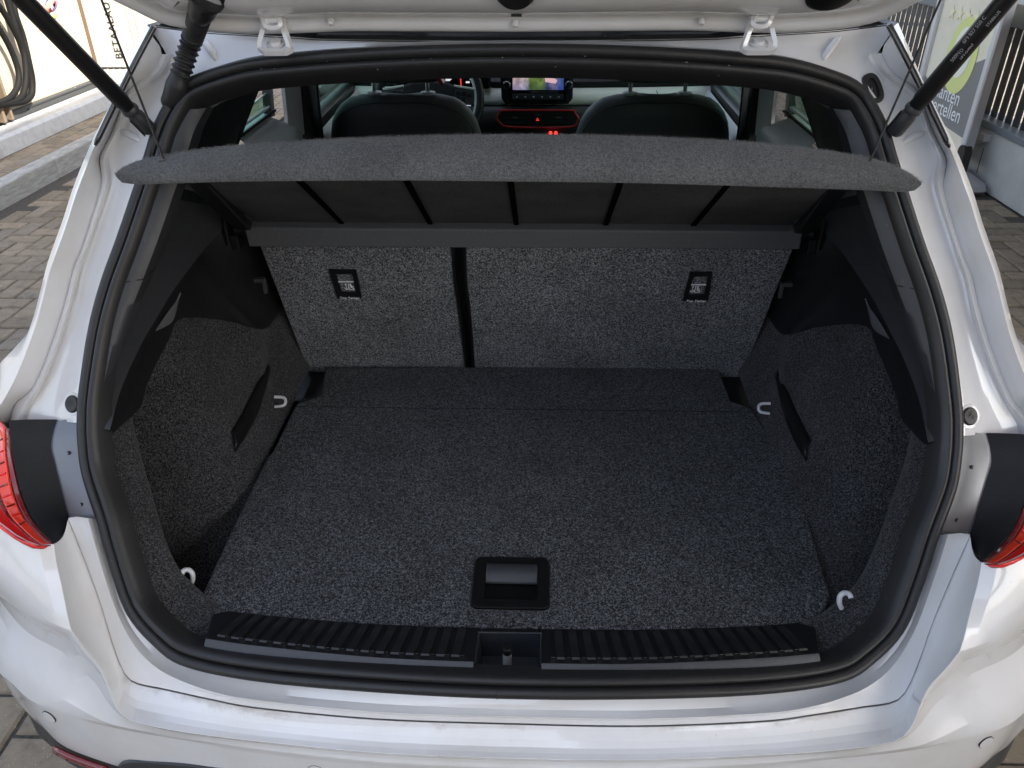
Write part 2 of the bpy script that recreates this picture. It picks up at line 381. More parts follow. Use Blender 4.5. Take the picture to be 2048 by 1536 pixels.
# ---- flanks, roof, glasshouse (mostly out of the picture, seen from a step aside)
fl = MB()
zs = [.28, .45, .62, .75, .84, .90, .95, 1.0]
ys_ = [1.15, 1.17, 1.2, 1.45, 1.8, 2.2, 2.6, 3.0, 3.4, 3.9, 4.25]
def arch(y, z):                    # wheel arch cut
    return any((y - c) ** 2 + (z - .33) ** 2 < .36 ** 2 for c in (1.62, 4.15))
rows = []
for z in zs:
    rows.append([V((-(wside(z)  - .12 * max(0, (y - 3.9) / .4)), y, z)) for y in even([V((0, a, 0)) for a in ([1.09] + ys_[2:] if z > .87 else ys_)], 48) for y in [y.y]])
g = MB().grid(rows)
keep = [f for f in g.f if not arch(sum(g.v[i].y for i in f) / 4, sum(g.v[i].z for i in f) / 4)]
g.f = keep
g.grid([[V((-wside(z), y, z)) for y in (1.22, 1.5, 2.0, 2.6, 3.2, 3.6)] for z in (1.0, 1.03)])
lowo = [p_ for p_ in out2 if p_.z < 1.16]
g.grid([lowo, [V((-(wside(p_.z - .01) + .012), p_.y + .12, p_.z - .01)) for p_ in lowo], [V((-wside(p_.z - .03), 1.4, p_.z - .03)) for p_ in lowo]])
g.mirror(); flank = fix(g.obj('flank', M['paint'], car, smooth=60))
# roof skin and roof sides
rows = []
for y in (1.30, 1.5, 1.9, 2.3, 2.7):
    h_ = 1.500 + .028 * math.sin((y - 1.2) / 1.6 * math.pi)
    rows.append([V((x, y, h_ - .09 * abs(x / .6) ** 2.6)) for x in [-.60 + 1.2 * k / 24 for k in range(25)]])
fix(MB().grid(rows).obj('roof', M['paint'], car, solid=.012))
rows = []
for y in (1.23, 1.5, 1.9, 2.3, 2.7):
    h_ = 1.445 + .03 * math.sin((y - 1.2) / 1.6 * math.pi)
    rows.append([V((x, y, h_ - .10 * abs(x / .6) ** 2.6)) for x in [-.62 + 1.24 * k / 24 for k in range(25)]])
fix(MB().grid(rows).obj('headliner', M['headliner'], car))
# fabric-covered roof edge just inside the seal
i0 = [i for i in range(300) if ring[i].z > 1.30]
top_idx = sorted(i0, key=lambda i: -ring[i].x)
e1 = [inner[i] for i in top_idx]; e2 = [inner[i] + V((-FR[i][0].x * .012, .012, -.014)) for i in top_idx]; e3 = [inner[i] + V((-FR[i][0].x * .016, .035, -.018)) for i in top_idx]; e4 = [inner[i] + V((0, .09, .012)) for i in top_idx]
e1b = [inner[i] + V((-FR[i][0].x * .004, .002, -.006)) for i in top_idx]
fix(MB().grid([cr(e1, 80), cr(e1b, 80), cr(e2, 80), cr(e3, 80), cr(e4, 80)]).obj('roof_edge_lining', M['headliner'], car, smooth=80))
# windscreen, front pillars, bonnet, nose
ws = [V((-.58, 2.72, 1.43)), V((.58, 2.72, 1.43)), V((.72, 3.62, .98)), V((-.72, 3.62, .98))]
fix(MB().add(ws, [(0, 1, 2, 3)]).obj('windscreen', M['glass'], car, smooth=None))
rows = []
for y, z, w in ((3.60, .975, .74), (3.8, .955, .76), (4.1, .90, .74), (4.4, .80, .66), (4.55, .68, .58), (4.62, .5, .55), (4.6, .25, .52)):
    rows.append([V((w * math.sin(a), y - .10 * (1 - math.cos(a)) * 1.0, z - .03 * abs(math.sin(a)) ** 3)) for a in [-math.pi / 2 + math.pi * k / 20 for k in range(21)]])
fix(MB().grid(rows).obj('bonnet', M['paint'], car))
for s_ in (-1, 1):
    m_ = MB(); m_.tube([V((s_ * .60, 2.68, 1.44)), V((s_ * .73, 3.62, .97))], 0, flat=(.07, .05, (1, 0, 0))); fix(m_.obj('front_pillar', M['smoothblack'], car))
    # side glass frames: rear quarter panel behind the door, B pillar, roof rail
    m_ = MB(); m_.tube(cr([V((s_ * .56, 1.52, 1.44)), V((s_ * .62, 1.9, 1.455)), V((s_ * .62, 2.4, 1.455)), V((s_ * .60, 2.72, 1.43))], 16), .028, 8); fix(m_.obj('roof_rail', M['smoothblack'], car))
# floor pan and wheel housings so that no daylight comes from below
fix(MB().box((0, 2.6, .30), (1.66, 3.3, .03)).obj('floor_pan', M['smoothblack'], car, smooth=None))
fix(MB().box((0, 1.15, .50), (1.10, .75, .03)).obj('boot_well', M['smoothblack'], car, smooth=None))
fix(MB().box((0, 3.52, .62), (1.5, .03, .62)).obj('firewall', M['smoothblack'], car, smooth=None))
# wheels
def wheel(x, y):
    s_ = 1 if x > 0 else -1
    w = fix(empty('wheel', (x, y, .325), car))
    t_ = MB().lathe((0, 0, 0), (s_, 0, 0), [(.20, -.09), (.29, -.10), (.318, -.085), (.325, 0), (.318, .085), (.29, .10), (.22, .095), (.205, .08)], 40).obj('tyre', M['rubber'], w, local=True)
    r_ = MB().lathe((0, 0, 0), (s_, 0, 0), [(.205, .08), (.21, .095), (.195, .085), (.19, .03), (.05, .05), (.03, .07), (.001, .07)], 40)
    for k in range(5):
        a = 2 * math.pi * k / 5; d_ = V((0, math.cos(a), math.sin(a)))
        r_.tube([V((s_ * .075, 0, 0)) + d_ * .02, V((s_ * .082, 0, 0)) + d_ * .2], 0, flat=(.05, .02, V((0, -math.sin(a), math.cos(a)))))
    r_.obj('rim', M['steel'], w, local=True)
for x, y in ((-.77, 1.62), (.77, 1.62), (-.77, 4.15), (.77, 4.15)): wheel(x, y)
# ---- rear lamps and the trim beside them (left, mirrored to the right)
for s_ in (1, -1):
    S = (lambda q: q) if s_ > 0 else mx
    fx = s_ < 0
    lamp = fix(empty('tail_light', S(V((-.74, .86, .86))), car))
    lf = fix
    # lens: inner edge against the black panel, outer edge far round the flank
    e_in = [(16, 862), (20, 905), (37, 978), (58, 1030), (84, 1065), (107, 1087)]
    top = [uf(a, b_, -.052) for a, b_ in e_in]
    zz = [1.0, .965, .91, .865, .832, .806]
    inner_e = cr([uf(a, b_, o_) for (a, b_), o_ in zip(e_in, (-.056, -.058, -.062, -.068, -.075, -.084))], 26)
    low = cr([uf(107, 1090, -.056), uf(78, 1092, -.066), uf(34, 1072, -.07), uf(0, 1046, -.066), uf(-60, 1000, -.045), uf(-130, 950, .02), uf(-190, 900, .10)], 26)
    # loft between the two edges: lens strips
    def between(f0, f1, bul):
        rows_ = []
        for k in range(7):
            q = f0 + (f1 - f0) * k / 6
            rows_.append([a.lerp(b_, q) + tnorm(a) * (.012 * math.sin(math.pi * q) + bul) for a, b_ in zip(inner_e, outer_e)])
        return rows_
    outer_top = uf(-150, 850, .06)
    outer_e = cr([V((-.856, 1.06, .928)), V((-.872, 1.03, .906)), V((-.868, .98, .888)), V((-.83, .896, .883)), uz(-55, 1004, .887), uz(0, 1046, .871), uz(34, 1071, .859), uz(80, 1091, .848), uz(104, 1089, .843)], 26)
    for (f0, f1, mt, nm, bul) in ((0, .07, 'darklens', 'lens_rim', 0), (.07, .24, 'orangelens', 'light_bar', .002), (.24, .29, 'darklens', 'divider', .003), (.29, .62, 'redlens', 'lens', .002), (.62, .68, 'darklens', 'divider', .003), (.68, 1.0, 'redlens', 'lens', .002)):
        lf(MB().grid(between(f0, f1, bul)).obj(nm, M[mt], lamp, smooth=60, weld=1e-5, solid=.004, flipx=fx))
    # inner optics: slanting facets just under the lens
    for k in range(9):
        i_ = 2 + k * 2; q = .15; a = inner_e[i_].lerp(outer_e[i_], .09); b_ = inner_e[i_ + 1].lerp(outer_e[i_ + 1], .22)
        m_ = MB(); nn = tnorm(a); m_.tube([a + nn * .0065, b_ + nn * .0105], .0014, 6); lf(m_.obj('optic_ridge', M['redlens' if k % 2 else 'darklens'], lamp, flipx=fx))
    clr = [inner_e[i].lerp(outer_e[i], .45) + tnorm(inner_e[i]) * .0165 for i in range(9, 19)]; clr2 = [inner_e[i].lerp(outer_e[i], .58) + tnorm(inner_e[i]) * .0165 for i in range(9, 19)]
    lf(MB().grid([clr, clr2]).obj('clear_window', M['clearlens'], lamp, solid=.002, flipx=fx))
    # black panel between lamp and silver film
    tr = fix(empty('lamp_surround', S(V((-.66, .9, .9))), car))
    tf = fix
    blk_out = even([uf(18, 841, -.05)] + [p_ + V((.001, .002, 0)) for p_ in inner_e], 24)
    blk_in = cr([uf(114, 839, .004), uf(105, 868, -.006), uf(102, 895, -.009), (uf(109, 925, -.009)), uf(124, 985, -.009), uf(134, 1022, -.009), uf(140, 1044, -.009), uf(128, 1066, -.035)], 24)
    bm1 = [a.lerp(b_, .35) + V((0, .002, 0)) for a, b_ in zip(blk_out, blk_in)]; bm2 = [a.lerp(b_, .75) + V((0, .001, 0)) for a, b_ in zip(blk_out, blk_in)]
    tf(MB().grid([blk_out, bm1, bm2, blk_in]).obj('black_panel', M['plastic'], tr, smooth=60, flipx=fx))
    sil_in = cr([uf(160, 838, .002), uf(158, 870, .0), uf(161, 900, .0), uf(169, 951, .0), uf(186, 1008, .0), uf(203, 1049, .0)], 24)
    sil_in = [p_ + V((.012, .002, 0)) for p_ in sil_in]
    sil_out = [p_ + V((.0006, -.0005, 0)) for p_ in cr([uf(114, 839, .004), uf(105, 868, -.006), uf(102, 895, -.009), uf(109, 925, -.009), uf(124, 985, -.009), uf(134, 1022, -.009), uf(141, 1048, -.009)], 24)]
    s1 = [a.lerp(b_, .12) + V((0, -.004, 0)) for a, b_ in zip(sil_out, sil_in)]; s2 = [a.lerp(b_, .5) + V((0, .004, 0)) for a, b_ in zip(sil_out, sil_in)]
    tf(MB().grid([sil_out, s1, s2, sil_in]).obj('silver_film', M['silver'], tr, smooth=60, flipx=fx))
    for q in ((137, 906), (162, 1009)):
        dn_ = [a.lerp(b_, t_ / 6) for r0, r1 in ((s1, s2), (s2, sil_in)) for a, b_ in zip(r0, r1) for t_ in range(6)]; rd = ray(*q)
        tb_ = min(((CAM + rd * ((p_ - CAM).dot(rd) / rd.dot(rd)) - p_).length, (p_ - CAM).dot(rd) / rd.dot(rd)) for p_ in dn_)[1]
        o_ = CAM + rd * tb_; nn = tnorm(o_)
        tf(MB().lathe(o_, nn, [(.0032, -.002), (.003, .0006), (.0006, .0004)], 14).obj('screw_hole', M['ink'], tr, flipx=fx))

# ---- bumper
def smst_(a, b_, x): t_ = min(max((x - a) / (b_ - a), 0), 1); return t_ * t_ * (3 - 2 * t_)
def zpath(pts, n): return cr([uz(*q) for q in pts], n)
L1 = zpath([(176, 1036, .830), (196, 1111, .787), (224, 1199, .728), (245, 1250, .70), (270, 1293, .680), (300, 1325, .668), (341, 1352, .660), (420, 1382, .655), (520, 1401, .653), (760, 1424, .651), (1021, 1433, .650)], 58)
L2 = zpath([(136, 1036, .824), (162, 1100, .782), (199, 1199, .722), (222, 1275, .678), (236, 1316, .658), (252, 1350, .643), (275, 1366, .637), (329, 1377, .636), (420, 1397, .638), (520, 1415, .636), (760, 1437, .634), (1021, 1446, .633)], 58)
L3a = [(108, 1088, .842), (112, 1120, .823), (125, 1180, .790), (136, 1236, .760), (143, 1262, .746)]
L3b = [(143, 1262, .746), (170, 1298, .720), (199, 1332, .696), (215, 1368, .672), (226, 1402, .650), (244, 1430, .636), (275, 1446, .627), (380, 1466, .618), (520, 1483, .612), (760, 1506, .610), (1021, 1517, .609)]
c_l3 = cr([uz(*q) for q in L3a], 9); l3b_ = cr([uz(*q) for q in L3b], 50); l3b_[-1].x = 0
L3 = c_l3 + l3b_[1:]
for L in (L1, L2, L3): L[-1].x = 0
bp = MB()
seal_low = cr([uf(a, b_, .004) for a, b_ in [(195, 1036), (216, 1108), (255, 1222), (312, 1293), (377, 1337), (520, 1367), (760, 1389), (1021, 1402)]], 58); seal_low[-1].x = 0
tuck2 = [p_ + V((.02 if p_.x < -.45 else 0, .02, .012)) for p_ in seal_low]
mid01 = [a.lerp(b_, .5) + V((0, .002, -.004)) for a, b_ in zip(seal_low, L1)]
lowf = MB(); lowf.grid([tuck2, seal_low, mid01, [a.lerp(b_, .92) + V((0, .001, -.001)) for a, b_ in zip(seal_low, L1)], L1, [a.lerp(b_, .08) for a, b_ in zip(L1, L2)], [a.lerp(b_, .6) + V((0, .003, 0)) for a, b_ in zip(L1, L2)], L2, [p_ + V((0, .02, -.01)) for p_ in L2]])
lowf.mirror(); fix(lowf.obj('sill_flange', M['paint'], body_o, smooth=35, weld=.0004))
ledge = [[a.lerp(b_, q) + V((0, 0, -.010 * math.sin(math.pi * q) )) for a, b_ in zip(L2, L3)] for q in (0, .15, .35, .55, .75, .9, 1)]
ledge[0] = [p_ + V((0, -.0015, -.002)) for p_ in L2]
ledge.insert(0, [p_ + V((0, .012, -.014)) for p_ in L2])
bp.grid(ledge)
# corner above the crease, below the lamp
c_top = cr([uz(108, 1091, .841), uz(78, 1093, .846), uz(34, 1072, .858), uz(0, 1046, .87), uz(-60, 1000, .885), V((-.83, .895, .880)), V((-.868, .98, .884)), V((-.878, 1.16, .875))], 30)
c_low = cr([uz(143, 1262, .746), uz(105, 1247, .747), uz(57, 1225, .748), uz(0, 1188, .75), V((-.80, .812, .752)), V((-.86, .87, .753)), V((-.889, .97, .754)), V((-.891, 1.16, .755))], 30)
rows_ = []
for k in range(9):
    q = k / 8; row = [a.lerp(b_, q) for a, b_ in zip(c_top, c_low)]
    d_ = c_l3[k] - row[0]
    rows_.append([p_ + d_ * max(0, 1 - i / 10) + V((-.006, -.010, 0)) * math.sin(math.pi * q) * min(1, i / 6) for i, p_ in enumerate(row)])
bp.grid(rows_)
# main band from crease / ledge edge to the lower crease
top_row = list(reversed(c_low)) + l3b_[1:]
top_row[-1].x = 0
low_row_src = [V((-.886, 1.16, .60)), V((-.884, .98, .592)), V((-.862, .86, .585)), uz(-10, 1330, .58), uz(23, 1366, .578), uz(71, 1406, .576), uz(170, 1440, .576), uz(255, 1461, .576), uz(380, 1482, .576), uz(520, 1504, .576), uz(760, 1530, .575), uz(1021, 1543, .575)]
nn_ = len(top_row)
low_row = cr(low_row_src, nn_); low_row[-1].x = 0
def outw(p_):                      # outward direction of the bumper in plan
    a = V((p_.x * 1.0, -.35 + .0 * p_.y, 0)); return a.normalized()
band = []
for q, bul in ((0, 0), (.05, -.001), (.2, -.012), (.4, -.017), (.58, -.012), (.75, -.001), (.92, .001), (1, 0)):
    w_ = 1.0
    band.append([a.lerp(b_, q) + outw(a) * bul * (1 if i < 34 else max(.25, 1 - (i - 34) / 14)) for i, (a, b_) in enumerate(zip(top_row, low_row))])
bp.grid(band)
face_low = [p_ + V((.006 * smst_(.45, .85, -p_.x), .006 + .002 * smst_(.45, .85, -p_.x), 0)) + V((0, 0, .455 - p_.z)) for p_ in low_row]
f1 = [a.lerp(b_, .5) + outw(a) * .004 for a, b_ in zip(low_row, face_low)]
bp.grid([low_row, [a.lerp(b_, .06) for a, b_ in zip(low_row, face_low)], f1, face_low])
bp.mirror()
bumper = fix(bp.obj('bumper', M['paint'], car, smooth=14, weld=.0006, bevel=.004, seg=3))
bumper.modifiers['bevel'].angle_limit = R(13)
# dark lower apron with red reflectors
ap = MB(); a0 = [p_ + V((0, .006, .001)) for p_ in face_low]; a1 = [p_ + V((0, .012, -.06)) for p_ in face_low]; a2 = [p_ + V((0, .05, -.16)) for p_ in face_low]
a0 = [a + outw(a) * .006 for a in a0]; a1 = [a + outw(a) * .012 for a in a1]
ap.grid([[p_ + V((0, .02, .002)) for p_ in face_low], a0, a1, a2]); ap.mirror(); fix(ap.obj('lower_apron', M['plasticgrey'], bumper, smooth=40))
def facey(x, z):
    i = min(range(nn_), key=lambda k: abs(low_row[k].x - x)); t_ = (low_row[i].z - z) / (low_row[i].z - face_low[i].z)
    return low_row[i].lerp(face_low[i], t_).y
def onface(px_, py_, lift=.002):
    d_ = ray(px_, py_); t_ = .85
    while t_ < 1.6:
        p_ = CAM + d_ * t_
        if p_.y > facey(p_.x, p_.z) - lift: return p_
        t_ += .001
    return CAM + d_ * 1.1
k0 = min(range(nn_), key=lambda i: (a0[i] - uz(112, 1492, .452)).length); k1 = min(range(nn_), key=lambda i: (a0[i] - uz(216, 1540, .452)).length)
for s_ in (False, True):
    ra = [a0[i] + outw(a0[i]) * .004 + V((0, -.002, -.004)) for i in range(k0, k1 + 1)]; rb = [p_ + V((0, 0, -.014)) + outw(p_) * .002 for p_ in ra]
    fix(MB().grid([ra, rb]).obj('red_reflector', M['darklens'], bumper, solid=.006, flipx=s_))
    ia = cr([onface(*q) for q in ((231, 1540), (243, 1524), (260, 1518), (300, 1519), (360, 1524), (430, 1531), (520, 1541), (640, 1552), (800, 1562), (1021, 1568))], 40); ia[-1].x = 0
    ib_ = [V((p_.x, p_.y, .46)) + V((0, -.004, 0)) for p_ in ia]
    fix(MB().grid([[p_ + V((0, .004, 0)) for p_ in ia], [p_ + V((0, -.004, -.003)) for p_ in ia], ib_]).obj('diffuser_insert', M['plasticgrey'], bumper, smooth=40, flipx=s_))
# grime gathered along the joint above the bumper ledge
gm = bpy.data.materials.new('joint_grime'); gm.use_nodes = True; gn = gm.node_tree.nodes; gl_ = gm.node_tree.links; gb_ = gn['Principled BSDF']; gb_.inputs['Base Color'].default_value = (.30, .235, .15, 1); gb_.inputs['Roughness'].default_value = .9
gtc = gn.new('ShaderNodeTexCoord'); gno = gn.new('ShaderNodeTexNoise'); gno.inputs['Scale'].default_value = 26; gno.inputs['Detail'].default_value = 8; gno.inputs['Roughness'].default_value = .72; gl_.new(gtc.outputs['Object'], gno.inputs[0])
gsp = gn.new('ShaderNodeUVMap'); gsx = gn.new('ShaderNodeSeparateXYZ'); gl_.new(gsp.outputs[0], gsx.inputs[0]); gsu = gn.new('ShaderNodeMath'); gsu.operation = 'MULTIPLY_ADD'; gsu.inputs[1].default_value = .34; gsu.inputs[2].default_value = -.17; gl_.new(gsx.outputs[1], gsu.inputs[0])
gad = gn.new('ShaderNodeMath'); gad.operation = 'ADD'; gl_.new(gno.outputs[0], gad.inputs[0]); gl_.new(gsu.outputs[0], gad.inputs[1]); gra = gn.new('ShaderNodeValToRGB'); gra.color_ramp.elements[0].position = .48; gra.color_ramp.elements[1].position = .80; gra.color_ramp.elements[1].color = (.32, .32, .32, 1); gl_.new(gad.outputs[0], gra.inputs[0]); gl_.new(gra.outputs[0], gb_.inputs['Alpha'])
gr0 = [ledge[1][i].lerp(ledge[2][i], 0.02) + V((0, -.0006, .0012)) for i in range(58)]
gr2 = [ledge[2][i].lerp(ledge[3][i], .8) + V((0, -.0006, .0012)) for i in range(58)]
for fx in (False, True):
    go_ = MB().grid([gr0, [ledge[2][i].lerp(ledge[3][i], .1) + V((0, -.0006, .0012)) for i in range(58)], gr2]).obj('grime_film', gm, bumper, smooth=60, flipx=fx)
    uvl = go_.data.uv_layers.new(name='UVMap')
    for lp_ in go_.data.loops:
        i_ = lp_.vertex_index % 58; w_ = (1, .45, 0)[lp_.vertex_index // 58]; crn = math.exp(-((i_ - 30) / 7) ** 2)
        uvl.data[lp_.index].uv = (i_ / 57, w_ * (.45 + .75 * crn))
# parking sensors
for q, s_ in (((98, 1434), 1), ((98, 1434), -1), ((632, 1541), 1), ((632, 1541), -1)):
    c_ = onface(q[0], q[1], .0020); bi_ = min(range(1, nn_ - 1), key=lambda k: abs(low_row[k].x - c_.x)); nn = (low_row[bi_ + 1] - low_row[bi_ - 1]).cross(V((0, 0, 1))).normalized()
    if nn.y > 0: nn = -nn
    if s_ < 0: c_ = mx(c_); nn = mx(nn)
    ps = fix(MB().lathe(c_, nn, [(.0122, -.003), (.0122, .0004), (.0116, .0006)], 28).obj('parking_sensor', M['ink'], bumper))
    fix(MB().lathe(c_, nn, [(.0115, .0), (.0113, .0008), (.0001, .001)], 28).obj('sensor_face', M['paint'], bumper))
# ================================================================== boot interior
def nearest_ring(p_): return min(range(300), key=lambda i: (inner[i] - p_).length)
def ring_between(a, b_, n, curve=None):    # points along the inner seal edge from the point nearest a to the one nearest b
    curve = curve or inner
    i, k = nearest_ring(a), nearest_ring(b_)
    f = (k - i) % 300; g_ = (i - k) % 300
    idx = [(i + q) % 300 for q in range(f + 1)] if f <= g_ else [(i - q) % 300 for q in range(g_ + 1)]
    return even([curve[q] for q in idx], n)
# right-hand side is modelled, the left is its mirror image
floor_line = [V((.512, 1.62, .66)), V((.508, 1.45, .66)), V((.506, 1.3, .66)), V((.507, 1.1, .65)), V((.535, .97, .595)), V((.515, .882, .60)), V((.474, .838, .660)), V((.408, .826, .666))]
bd = [ux(1540, 608, .545), ux(1558, 656, .55), ux(1585, 665, .56), ux(1645, 650, .60), ux(1734, 647, .635), ux(1758, 690, .637), ux(1796, 781, .634), ux(1809, 832, .629), ux(1856, 885, .612)]
bd[0] = V((.53, 1.61, .86))
NS, NT = 60, 34
top_c = cr(bd, NS); low_c = cr(floor_line, NS)
right_c = ring_between(V((.41, .745, .665)), top_c[-1], NT, ringoff(-.033, -.006))   # bottom to top along the seal
left_c = even([low_c[0], V((.525, 1.60, .75)), top_c[0]], NT)
def coons(bot, top_, lef, rig):
    ns, nt = len(bot), len(lef); rows_ = []
    for j_ in range(nt):
        v_ = j_ / (nt - 1); row = []
        for i_ in range(ns):
            u_ = i_ / (ns - 1)
            ruled_c = bot[i_].lerp(top_[i_], v_); ruled_d = lef[j_].lerp(rig[j_], u_)
            bil = (bot[0].lerp(bot[-1], u_)).lerp(top_[0].lerp(top_[-1], u_), v_)
            row.append(ruled_c + ruled_d - bil)
        rows_.append(row)
    return rows_
def smst(a, b_, x): t_ = min(max((x - a) / (b_ - a), 0), 1); return t_ * t_ * (3 - 2 * t_)
def lining(well):
    fl_ = [V(q) for q in floor_line] if well else [V((.512, 1.62, .66)), V((.508, 1.45, .66)), V((.506, 1.3, .66)), V((.506, 1.1, .658)), V((.508, .95, .655)), V((.505, .885, .655)), V((.472, .842, .662)), V((.408, .826, .666))]
    cs_ = coons(cr(fl_ + [right_c[0]], NS), top_c, left_c, right_c); amp = .078 if well else .052
    for j_, row in enumerate(cs_):
        v_ = j_ / (NT - 1)
        for i_, p_ in enumerate(row):
            u_ = i_ / (NS - 1)
            rec = math.exp(-((u_ - .70) / .085) ** 2) * smst(.02, .25, v_) * (1 - smst(.78, .98, v_))
            lip = math.exp(-((u_ - .87) / .05) ** 2) * smst(.0, .2, v_) * (1 - smst(.85, 1, v_))
            bul = math.exp(-((u_ - .42) / .17) ** 2) * math.sin(math.pi * min(1, v_ * 1.02))
            crea = math.exp(-((u_ - .17) / .045) ** 2) * math.sin(math.pi * v_)
            p_.x += amp * rec - (.020 if well else .010) * lip - .018 * bul + .012 * crea
            p_.y += .012 * rec
    return cs_
lining_sides = {False: lining(False), True: lining(True)}
for fx in (False, True):
    cs = lining_sides[fx]
    sc_ = MB().grid(cs).obj('side_carpet', M['sidecarpet'], car, smooth=80, flipx=fx)
    # elastic strap pocket: slanting dark band proud of the carpet
    def onwall(px_, py_, lift=.004):
        d_ = ray(px_, py_); best = None
        for row in cs:
            for p_ in row:
                t_ = (p_ - CAM).dot(d_) / d_.dot(d_); e_ = (CAM + d_ * t_ - p_).length
                if best is None or e_ < best[0]: best = (e_, t_)
        return CAM + d_ * (best[1] - lift)
    A = [onwall(*q) for q in [(1556, 742), (1572, 775), (1590, 815), (1606, 850), (1621, 880)]]; B = [onwall(*q, lift=.006) for q in [(1555, 765), (1562, 800), (1575, 845), (1592, 885), (1613, 922)]]
    st = MB().grid([cr(A, 16), [a.lerp(b_, .5) + V((-.004, 0, 0)) for a, b_ in zip(cr(A, 16), cr(B, 16))], cr(B, 16)]).obj('elastic_strap', M['smoothblack'], sc_, solid=.002, smooth=60, flipx=fx)
    # pale lashing hooks
    hk = [uz(1541, 807, .71), uz(1522, 808, .708), uz(1517, 815, .703), uz(1521, 824, .697), uz(1539, 827, .694)]
    MB().tube(cr(hk, 20), .0032, 8).obj('lashing_hook', M['hook'], sc_, smooth=80, flipx=fx)
    hk2 = [uz(1702, 1196, .725), uz(1698, 1188, .727), uz(1688, 1186, .722), uz(1680, 1193, .716), uz(1679, 1206, .705), uz(1683, 1216, .695)]
    if fx: hk2 = [p_ + V((.020, .045, -.026)) for p_ in hk2]
    MB().tube(cr(hk2, 20), .0040, 8).obj('lashing_hook', M['hook'], sc_, smooth=80, flipx=fx)
    # small black corner well between floor board and side lining
    cw = [uz(1440, 754, .645), uz(1486, 754, .645), uz(1515, 818, .645), uz(1460, 802, .645)]
    MB().add(cw, [(0, 1, 2, 3)]).obj('corner_well', M['smoothblack'], sc_, smooth=None, flipx=fx)

    # ---- upper quarter trim (black plastic)
    qt = empty('quarter_trim', (-.6 if fx else .6, 1.2, 1.0), car)
    E_ = [ux(1628, 436, .565), ux(1645, 462, .575), ux(1686, 508, .598), ux(1740, 588, .608), ux(1779, 660, .612), ux(1809, 722, .616), ux(1838, 800, .615), ux(1856, 885, .608)]
    E_c = cr(E_, NS)
    bd2 = [V((.522, 1.60, .86))] + [p_ + V((-.004, 0, -.004)) for p_ in bd[1:]]
    top2 = cr(bd2, NS)
    seatside = even([top2[0], V((.535, 1.53, .97)), V((.545, 1.46, 1.06)), E_c[0]], 14)
    rows_ = []
    for q in range(14):
        v_ = q / 13; row = []
        for i_ in range(NS):
            u_ = i_ / (NS - 1); p_ = top2[i_].lerp(E_c[i_], v_)
            d_ = seatside[q] - top2[0].lerp(E_c[0], v_); p_ = p_ + d_ * max(0, 1 - u_ * 5)
            p_.x += .014 * math.sin(math.pi * v_) * smst(.05, .3, u_) * (1 - smst(.6, 1, u_))
            row.append(p_)
        rows_.append(row)
    rows_low = rows_
    MB().grid(rows_).obj('lower_panel', M['plastic'], qt, smooth=60, flipx=fx)
    # outer grained face between the ledge and the seal
    sidec = ring_between(uf(1857, 884), uf(1768, 400), NS, ringoff(-.034, -.006)); sidec.reverse()
    rows_ = []
    for q in range(12):
        v_ = q / 11; row = []
        for i_ in range(NS):
            u_ = i_ / (NS - 1); a = E_c[i_]; b_ = sidec[i_]
            p_ = a.lerp(b_, v_); p_.x += .018 * math.sin(math.pi * v_) * (1 - u_) ** .8; p_.y += .02 * math.sin(math.pi * v_ ** .7) * (1 - u_)
            row.append(p_)
        rows_.append(row)
    MB().grid(rows_).obj('upper_panel', M['plasticgrey'], qt, smooth=60, flipx=fx)
    # pillar trim strip up along the seal to the roof
    a1 = ring_between(uf(1868, 900), uf(1730, 200), 70, ringoff(-.035, .002)); a2 = [p_ + V((-.024 * smst(0, .5, k / 69) - .004, .012, 0)) for k, p_ in enumerate(a1)]; a3 = [p_ + V((-.026 * smst(0, .5, k / 69) - .004, .012 + .038 * smst(.1, .5, k / 69), 0)) for k, p_ in enumerate(a1)]; a4 = [p_ + V((.02, .014 + .13 * smst(.15, .6, k / 69), 0)) for k, p_ in enumerate(a1)]
    MB().grid([a1, [p_.lerp(q, .5) + V((-.002, -.004, 0)) for p_, q in zip(a1, a2)], a2, a3, a4]).obj('pillar_trim', M['plasticgrey'], qt, smooth=50, flipx=fx)
    jk = min(range(70), key=lambda k: (a1[k] - uf(1818, 583)).length); MB().tube([a1[jk] + V((-.002, -.003, 0)), a2[jk] + V((0, -.0015, 0)), a3[jk]], .0012, 6).obj('trim_joint', M['ink'], qt, flipx=fx)
    # paler crescent that stands in for sheen on the panel; clip
    lpan = rows_low
    def onpan(px_, py_, lift=.003):
        d_ = ray(px_, py_); best = min(((CAM + d_ * ((p_ - CAM).dot(d_) / d_.dot(d_)) - p_).length, (p_ - CAM).dot(d_) / d_.dot(d_)) for row in lpan for p_ in row)
        return CAM + d_ * (best[1] - lift)
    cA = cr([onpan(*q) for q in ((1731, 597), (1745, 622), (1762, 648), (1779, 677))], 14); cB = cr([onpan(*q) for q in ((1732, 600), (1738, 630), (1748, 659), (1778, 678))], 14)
    MB().grid([cA, [p_.lerp(q, .5) + V((-.002, 0, 0)) for p_, q in zip(cA, cB)], cB]).obj('sheen_crescent', grain('sheen_grey', (.11, .115, .125), .38), qt, flipx=fx)
    hk = ux(1582, 567, .535); hook = MB().box(hk + V((-.010, -.004, 0)), (.022, .012, .009)).box(hk + V((-.019, -.006, -.012)), (.007, .010, .032)).obj('bag_hook', M['plasticgrey'], qt, bevel=.0015, flipx=fx)
    # shelf pivot bracket
    pv = ux(1612, 467, .548)
